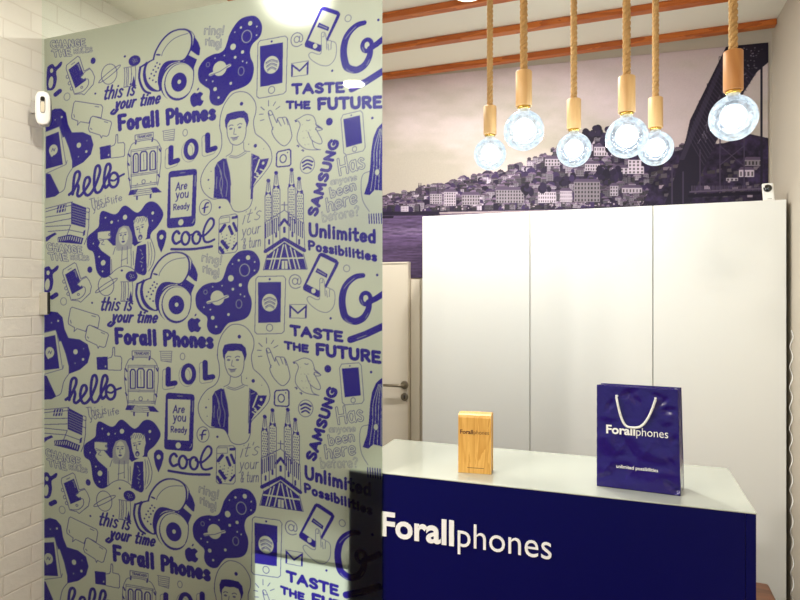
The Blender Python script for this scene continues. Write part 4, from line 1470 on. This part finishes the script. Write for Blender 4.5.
# ------------------------------------------------------------------ shopping bag
def bag():
    a, b = at_z(597, 486, CTOP), at_z(680.6, 496.3, CTOP)
    w = (b - a).length
    rz = math.atan2(b.y - a.y, b.x - a.x)
    h, d = 0.314, 0.088
    t = thing('paper_bag', 'glossy blue-violet paper shopping bag with white cord handle standing on the counter', 'shopping bag', (a.x, a.y, CTOP + 0.001), rz)
    r = np.random.default_rng(4)
    ph = r.uniform(0, 6.28, 12)
    dents = [(.40, .93, .035, .007, .5), (.47, .88, .030, .006, -.9), (.80, .86, .028, .007, .8), (.86, .79, .036, .006, .1), (.76, .92, .022, .005, -.4),
             (.95, .55, .030, .005, 1.2), (.88, .08, .026, .006, -.7), (.96, .04, .022, .006, .6), (.16, .80, .030, .004, 1.0), (.90, .28, .03, .004, -1.0), (.10, .10, .03, .003, .5)]
    def crinkle(u, v):
        s = 0.0
        for q in range(4):
            s += math.sin(u * (5 + 4 * q) + v * (3.1 + 2.7 * q) + ph[q]) * math.cos(v * (4 + 3 * q) - u * 2.2 + ph[q + 4]) / (1 + q)
        e = min(1, 8 * u * (1 - u)) * min(1, 5 * v) * min(1, 5 * (1 - v) + .25)
        ridge = abs(math.sin(7.3 * u + 5.1 * v + 1.3)) ** 0.5 - abs(math.sin(9.7 * u - 8.3 * v + .4)) ** 0.6
        k = (0.0038 * s + 0.0022 * ridge) * e
        flat = 1 - 0.85 * math.exp(-((v - .60) / .075) ** 4) - 0.85 * math.exp(-((v - .265) / .05) ** 4)
        for du, dv, rr_, dep, an in dents:
            a, b = (u - du) * w, (v - dv) * h
            a, b = a * math.cos(an) + b * math.sin(an), -a * math.sin(an) + b * math.cos(an)
            q = math.sqrt((a / rr_) ** 2 + (b / (rr_ * .45)) ** 2)
            k -= 1.5 * dep * max(0.0, 1 - q) ** 1.2
        return k * flat
    def sheet(bm, p, q, s, nx, nz, nrm, fold=0.0):
        g = []
        for j in range(nz + 1):
            row = []
            for i in range(nx + 1):
                u, v = i / nx, j / nz
                pt = Vector(p) + Vector(q) * u + Vector(s) * v
                k = crinkle(u, v) if fold == 0 else -fold * (1 - abs(2 * u - 1)) * min(1, max(0, (v - .12) * 3))
                row.append(bm.verts.new(pt + Vector(nrm) * k))
            g.append(row)
        for j in range(nz):
            for i in range(nx):
                bm.faces.new((g[j][i], g[j][i + 1], g[j + 1][i + 1], g[j + 1][i]))
    def paper(name, bm, mat):
        bmesh.ops.remove_doubles(bm, verts=bm.verts, dist=1e-5)
        o = obj(name, bm, mat, t, True)
        m = o.modifiers.new('paper', 'SOLIDIFY')
        m.thickness = 0.0012
        m.offset = -1
        return o
    bm = bmesh.new()
    sheet(bm, (0, 0, 0), (w, 0, 0), (0, 0, h), 70, 90, (0, -1, 0))
    bw = bmesh.new()
    sheet(bm, (w, 0, 0), (0, d, 0), (0, 0, h), 8, 20, (1, 0, 0), 0.014)
    sheet(bm, (0, d, 0), (0, -d, 0), (0, 0, h), 8, 20, (-1, 0, 0), 0.014)
    sheet(bm, (w, d, 0), (-w, 0, 0), (0, 0, h + 0.0005), 20, 30, (0, 1, 0))
    bw.free()
    sheet(bm, (0, d, 0), (w, 0, 0), (0, -d, 0), 2, 2, (0, 0, 1), 1e-9)
    for v in bm.verts:
        f = max(0.0, v.co.z / h - 0.15) / 0.85
        v.co.x += v.co.y * (0.135 - 0.03 * f) - 0.006 * (v.co.z / h) * (v.co.x / w)
        v.co.y -= 0.048 * f * v.co.y / d
    paper('bag_body', bm, M['bag_blue'])
    # cord handles: front one hangs down over the panel, rear one folded inside
    def local(px, py):
        v = at_y(px, py, a.y)
        return (v.x - a.x), v.z - CTOP
    x0, z0 = local(616.6, 397)
    x1, z1 = local(655.4, 399.5)
    xm, zm = local(633.5, 427)
    pts = []
    for q in range(25):
        s = q / 24
        x = x0 + (x1 - x0) * s
        u = (2 * s - 1)
        z = zm + (z0 - zm) * abs(u) ** 3.4
        x = x - 0.010 * math.sin(math.pi * s) + 0.012 * (u ** 3 - u) * .6
        pts.append((x, -0.0085, z))
    pts = [(pts[0][0] + .002, 0.004, pts[0][2] + .003), (pts[0][0], -0.007, pts[0][2] + .004)] + pts + [(pts[-1][0], -0.007, pts[-1][2] + .004), (pts[-1][0], 0.004, pts[-1][2] + .003)]
    obj('cord_handle', add_tube(bmesh.new(), pts, 0.0036, 10), M['cord_white'], t, True)
    pts = [(x0, d - 0.037, z0 + .003)] + [(x0 + (x1 - x0) * s, d - 0.051, z0 - 0.09 * math.sin(math.pi * s)) for s in np.linspace(0, 1, 20)] + [(x1, d - 0.037, z0 + .003)]
    obj('cord_handle', add_tube(bmesh.new(), pts, 0.0036, 10), M['cord_white'], t, True)
    rr = (math.radians(90), 0, 0)
    p0, zb = local(606.3, 432.5)
    p1, _ = local(635.3, 436)
    lettering('bag_lettering', 'Forall', p1 - p0, 0.026, M['logo_white'], t, (p0, -0.0035, zb - .001), rr, 0.03, 0.0006)
    p2, _ = local(668, 438)
    lettering('bag_lettering', 'phones', p2 - p1 - 0.003, 0.0245, M['logo_white'], t, (p1 + .003, -0.0035, zb - .001), rr, -0.004, 0.0006)
    p0, zb = local(616.4, 467)
    p1, _ = local(658, 471)
    lettering('bag_lettering', 'unlimited possibilities', p1 - p0, 0.010, M['logo_white'], t, (p0, -0.0035, zb - .001), rr, 0.012, 0.0006)
bag()

# ------------------------------------------------------------------ wooden phone box
def wooden_box():
    a, b = at_z(458.2, 472.4, CTOP), at_z(491.2, 474.7, CTOP)
    w = (b - a).length
    rz = math.atan2(b.y - a.y, b.x - a.x)
    h, d = 0.196, 0.058
    t = thing('wooden_box', 'small upright wooden phone box with burnt lettering standing on the counter', 'box', (a.x, a.y, CTOP + 0.0005), rz)
    # front slab with rounded top edge, a dark wedge gap, back slab
    prof = [(0.0, 0.0), (0.0, h - 0.012), (0.004, h - 0.004), (0.012, h), (0.040, h), (0.030, 0.0)]
    bm = bmesh.new()
    f0 = [bm.verts.new((0, y, z)) for y, z in prof]
    f1 = [bm.verts.new((w, y, z)) for y, z in prof]
    bm.faces.new(f0)
    bm.faces.new(f1[::-1])
    for i in range(len(prof)):
        j = (i + 1) % len(prof)
        bm.faces.new((f0[i], f0[j], f1[j], f1[i]))
    obj('front_slab', bm, M['box_wood'], t)
    obj('back_slab', box(0.001, 0.0445, 0.0, w + 0.002, d, h - 0.001, 0.002), M['box_wood'], t)
    obj('inner_slot', box(0.004, 0.029, 0.002, w - 0.003, 0.0445, h - 0.004), M['box_dark'], t)
    rr = (math.radians(90), 0, 0)
    lettering('box_lettering', 'Forall', w * 0.40, 0.0135, M['burnt'], t, (w * 0.055, 0.0002, h * 0.665), rr, 0.03, 0.0006)
    lettering('box_lettering', 'phones', w * 0.46, 0.0128, M['burnt'], t, (w * 0.475, 0.0002, h * 0.665), rr, -0.004, 0.0006)
    obj('engraved_line', box(w * 0.28, -0.0004, h * 0.088, w * 0.78, 0.0004, h * 0.096), M['burnt'], t)
wooden_box()

# ------------------------------------------------------------------ pendant lamps
def rope_bm(length, r=0.0118, pitch=0.055):
    bm = bmesh.new()
    n = int(length / 0.006)
    for s in range(3):
        pts = []
        for i in range(n + 1):
            z = length * i / n
            a = 2 * math.pi * z / pitch + s * 2 * math.pi / 3
            pts.append((r * 0.5 * math.cos(a), r * 0.5 * math.sin(a), z))
        add_tube(bm, pts, r * 0.58, 7)
    return bm

BR = 0.0625
def pendants():
    spec = [((490.0, 154.0), 2.34, 'pendant lamp on a rope, leftmost of the six over the counter', 0),
            ((523.8, 130.6), 1.88, 'pendant lamp on a rope, second from the left, bulb overlapping only the mural sky', 0),
            ((573.9, 149.9), 2.20, 'pendant lamp on a rope, third from the left, hanging alone before the hill town', 0),
            ((626.7, 137.5), 1.83, 'pendant lamp on a rope, fourth from the left, overlapping a lower bulb behind it', 0),
            ((655.6, 148.5), 2.20, 'pendant lamp on a rope, partly hidden behind the larger bulb to its left', 0),
            ((733.2, 118.0), 1.67, 'pendant lamp on a rope, rightmost, its socket tinted for different lighting, before the iron bridge', 1)]
    for (pp, tt, lb, dark) in spec:
        c = at_t(pp[0], pp[1], tt)
        t = thing('pendant_lamp', lb, 'pendant lamp', c, random.uniform(0, 6), 'rope pendant lamps over the counter')
        neck = 0.064
        prof = [(0.0, -BR)]
        for i in range(1, 21):
            a = -math.pi / 2 + (math.pi * 0.90) * i / 20
            prof.append((BR * math.cos(a), BR * math.sin(a)))
        prof += [(0.0175, BR * 0.995), (0.0165, BR + 0.006)]
        bulb = obj('bulb', add_lathe(bmesh.new(), prof, 40), M['bulb'], t, True)
        bm = bmesh.new()
        bmesh.ops.create_uvsphere(bm, u_segments=24, v_segments=16, radius=0.034)
        cr = obj('led_core', bm, M['core'], bulb, True)
        cr.location = (0, 0, 0.004)
        obj('screw_collar', add_lathe(bmesh.new(), [(0, neck + .003), (0.0178, neck + .003), (0.0195, neck + 0.005), (0.0195, neck + 0.0135), (0, neck + 0.0135)], 28), M['brass'], t, True)
        z0 = neck + 0.011
        obj('socket', add_lathe(bmesh.new(), [(0, z0 + .003), (0.0215, z0 + .003), (0.0225, z0), (0.0243, z0), (0.0252, z0 + 0.002), (0.0252, z0 + 0.108), (0.0235, z0 + 0.110), (0.0, z0 + 0.110)], 32), M['socket_wood_light_tint' if dark else 'socket_wood'], t, True)
        zr = z0 + 0.1105
        obj('rope', rope_bm(CEIL_Z - 0.002 - c.z - zr), M['rope'], t, True).location = (0, 0, zr)
        ld = bpy.data.lights.new('bulb_light', 'POINT')
        ld.energy = PENDANT_W
        ld.color = (0.84, 0.94, 1.0)
        ld.shadow_soft_size = 0.041
        lo = bpy.data.objects.new('bulb_light', ld)
        COL.objects.link(lo)
        lo.parent = t
        lo.location = (0, 0, -0.0)
pendants()

# ------------------------------------------------------------------ round ceiling lamps
def ceiling_lamps():
    spec = [((-0.665, 2.655), 'round ceiling lamp glowing above the battens near the left pendant rope', CEIL_W * 1.7, 0.065),
            ((-1.37, 2.60), 'round ceiling lamp behind the printed glass, a soft glow at its top', CEIL_W, 0.065),
            ((-1.64, 0.16), 'round ceiling lamp reflected as a white oval in the printed glass', FRONT_W, 0.075),
            ((-1.70, -0.75), 'added round ceiling lamp in the front room, brightening the brick wall', FRONT_W * 1.7, 0.075),  # added fill lamp, out of view, lifts the brick wall
            ((-1.45, 1.38), 'added round ceiling lamp before the printed glass, brightening the upper brick', FRONT_W * 0.27, 0.075),  # added unseen lamp to brighten the top of the brick
            ((-0.35, -1.20), 'added round ceiling lamp in the front room for highlights on the shopping bag', FRONT_W * 0.4, 0.075)]  # unseen lamp added to raise highlights on the bag
    for (x, y), lb, e, r in spec:
        t = thing('ceiling_lamp', lb, 'ceiling lamp', (x, y, CEIL_Z - 0.028), 0, 'round ceiling lamps')
        obj('lamp_ring', add_lathe(bmesh.new(), [(r, 0.0), (r + 0.006, 0.002), (r + 0.006, 0.027), (0, 0.027)], 32), M['lamp_ring'], t, True)
        obj('diffuser', add_lathe(bmesh.new(), [(0, -0.003), (r * 0.6, -0.002), (r - 0.001, 0.002), (r - 0.001, 0.006), (0, 0.006)], 32), M['lamp_glow'], t, True)
        ld = bpy.data.lights.new('ceiling_light', 'AREA')
        ld.shape = 'DISK'
        ld.size = r * 1.8
        ld.energy = e
        ld.color = (1.0, 0.96, 0.89)
        lo = bpy.data.objects.new('ceiling_light', ld)
        COL.objects.link(lo)
        lo.parent = t
        lo.location = (0, 0, -0.006)
ceiling_lamps()

# ------------------------------------------------------------------ small things
def wall_sensor():
    c = at_y(43.5, 109, 1.785)
    t = thing('motion_sensor', 'white oblong motion sensor with a dark slot fixed high on the brick wall', 'sensor', c, math.radians(42))
    def pill(hw, hh, y0, y1, bev):
        bm = bmesh.new()
        prof = []
        for k in range(32):
            a = 2 * math.pi * k / 32
            prof.append((hw * math.copysign(abs(math.cos(a)) ** .55, math.cos(a)), hh * math.copysign(abs(math.sin(a)) ** .55, math.sin(a))))
        f = [bm.verts.new((x, y0, z)) for x, z in prof]
        b = [bm.verts.new((x, y1, z)) for x, z in prof]
        ff = bm.faces.new(f)
        bm.faces.new(b[::-1])
        for k in range(32):
            j = (k + 1) % 32
            bm.faces.new((f[k], b[k], b[j], f[j]))
        if bev:
            bmesh.ops.bevel(bm, geom=list(ff.edges), offset=bev, segments=3, affect='EDGES', profile=.6)
        return bm
    obj('housing', pill(0.027, 0.068, -0.018, 0.018, 0.008), M['plastic'], t, True)
    obj('slot', pill(0.0098, 0.034, -0.0195, -0.0175, 0), M['plastic_grey'], t).location = (0.0, 0, 0.012)
    obj('window', pill(0.007, 0.021, -0.021, -0.0193, 0), M['lens_window'], t).location = (0.0, 0, 0.003)
    obj('lens', pill(0.0075, 0.0085, -0.022, -0.0193, 0), M['lens'], t).location = (0.0, 0, 0.036)
    br = obj('bracket', box(-0.044, -0.006, -0.022, -0.022, 0.016, 0.03, 0.002), M['plastic_grey'], t)
wall_sensor()

def small_camera():
    a = at_y(769.5, 199, 3.25)
    t = thing('small_camera', 'small white upright camera with round black lens on top of the right cabinet', 'camera', (a.x - .002, 3.25, CAB_TOP + 0.0005), math.radians(-12))
    bm = box(-0.024, -0.011, 0.0, 0.024, 0.011, 0.086, 0.007, 3)
    for v in bm.verts:
        v.co.x -= 0.006 * v.co.z / 0.086
    obj('camera_body', bm, M['plastic'], t, False)
    bm = add_lathe(bmesh.new(), [(0, 0.006), (0.012, 0.006), (0.017, 0.003), (0.018, 0.0), (0, 0.0)], 28)
    bmesh.ops.rotate(bm, verts=bm.verts, cent=(0, 0, 0), matrix=Matrix.Rotation(math.radians(90), 3, 'X'))
    obj('camera_lens', bm, M['lens'], t, True).location = (-0.005, -0.0105, 0.061)
    obj('badge', box(-0.006, -0.0118, 0.010, 0.012, -0.0108, 0.0125), M['plastic_grey'], t)
small_camera()

def cable():
    bm = bmesh.new()
    pts = []
    for i in range(260):
        s = i / 259
        z = CAM_H - 0.17 - 1.35 * s
        amp = 0.006 + 0.006 * min(1, s * 2)
        pts.append((RIGHT_X - 0.011 + 0.006 * math.sin(s * 92), 3.155 + amp * math.sin(s * 92 + 1.1) + .012 * math.sin(s * 5), z))
    add_tube(bm, pts, 0.0022, 6)
    o = obj('hanging_cable', bm, M['cord_white'], None, True)
    tag(o, 'thin white curly cable hanging between the right cabinet and the right wall', 'cable')
cable()

def stool():
    zt = at_y(768, 583, 2.79).z
    xr = at_y(780, 590, 2.60).x
    t = thing('wooden_stool', 'brown wooden stool behind the right end of the counter', 'stool', (xr - 0.17, 2.64, 0))
    obj('seat', box(-0.17, -0.15, zt - 0.045, 0.17, 0.15, zt, 0.012, 3), M['stool_wood'], t)
    for sx in (-1, 1):
        for sy in (-1, 1):
            bm = bmesh.new()
            add_tube(bm, [(sx * 0.150, sy * 0.13, 0.0), (sx * 0.125, sy * 0.11, zt - 0.044)], [0.014, 0.018], 10)
            obj('leg', bm, M['stool_wood'], t, True)
    for sx in (-1, 1):
        obj('stretcher', add_tube(bmesh.new(), [(sx * 0.142, -0.112, 0.2), (sx * 0.142, 0.112, 0.2)], 0.009, 8), M['stool_wood'], t, True)
stool()
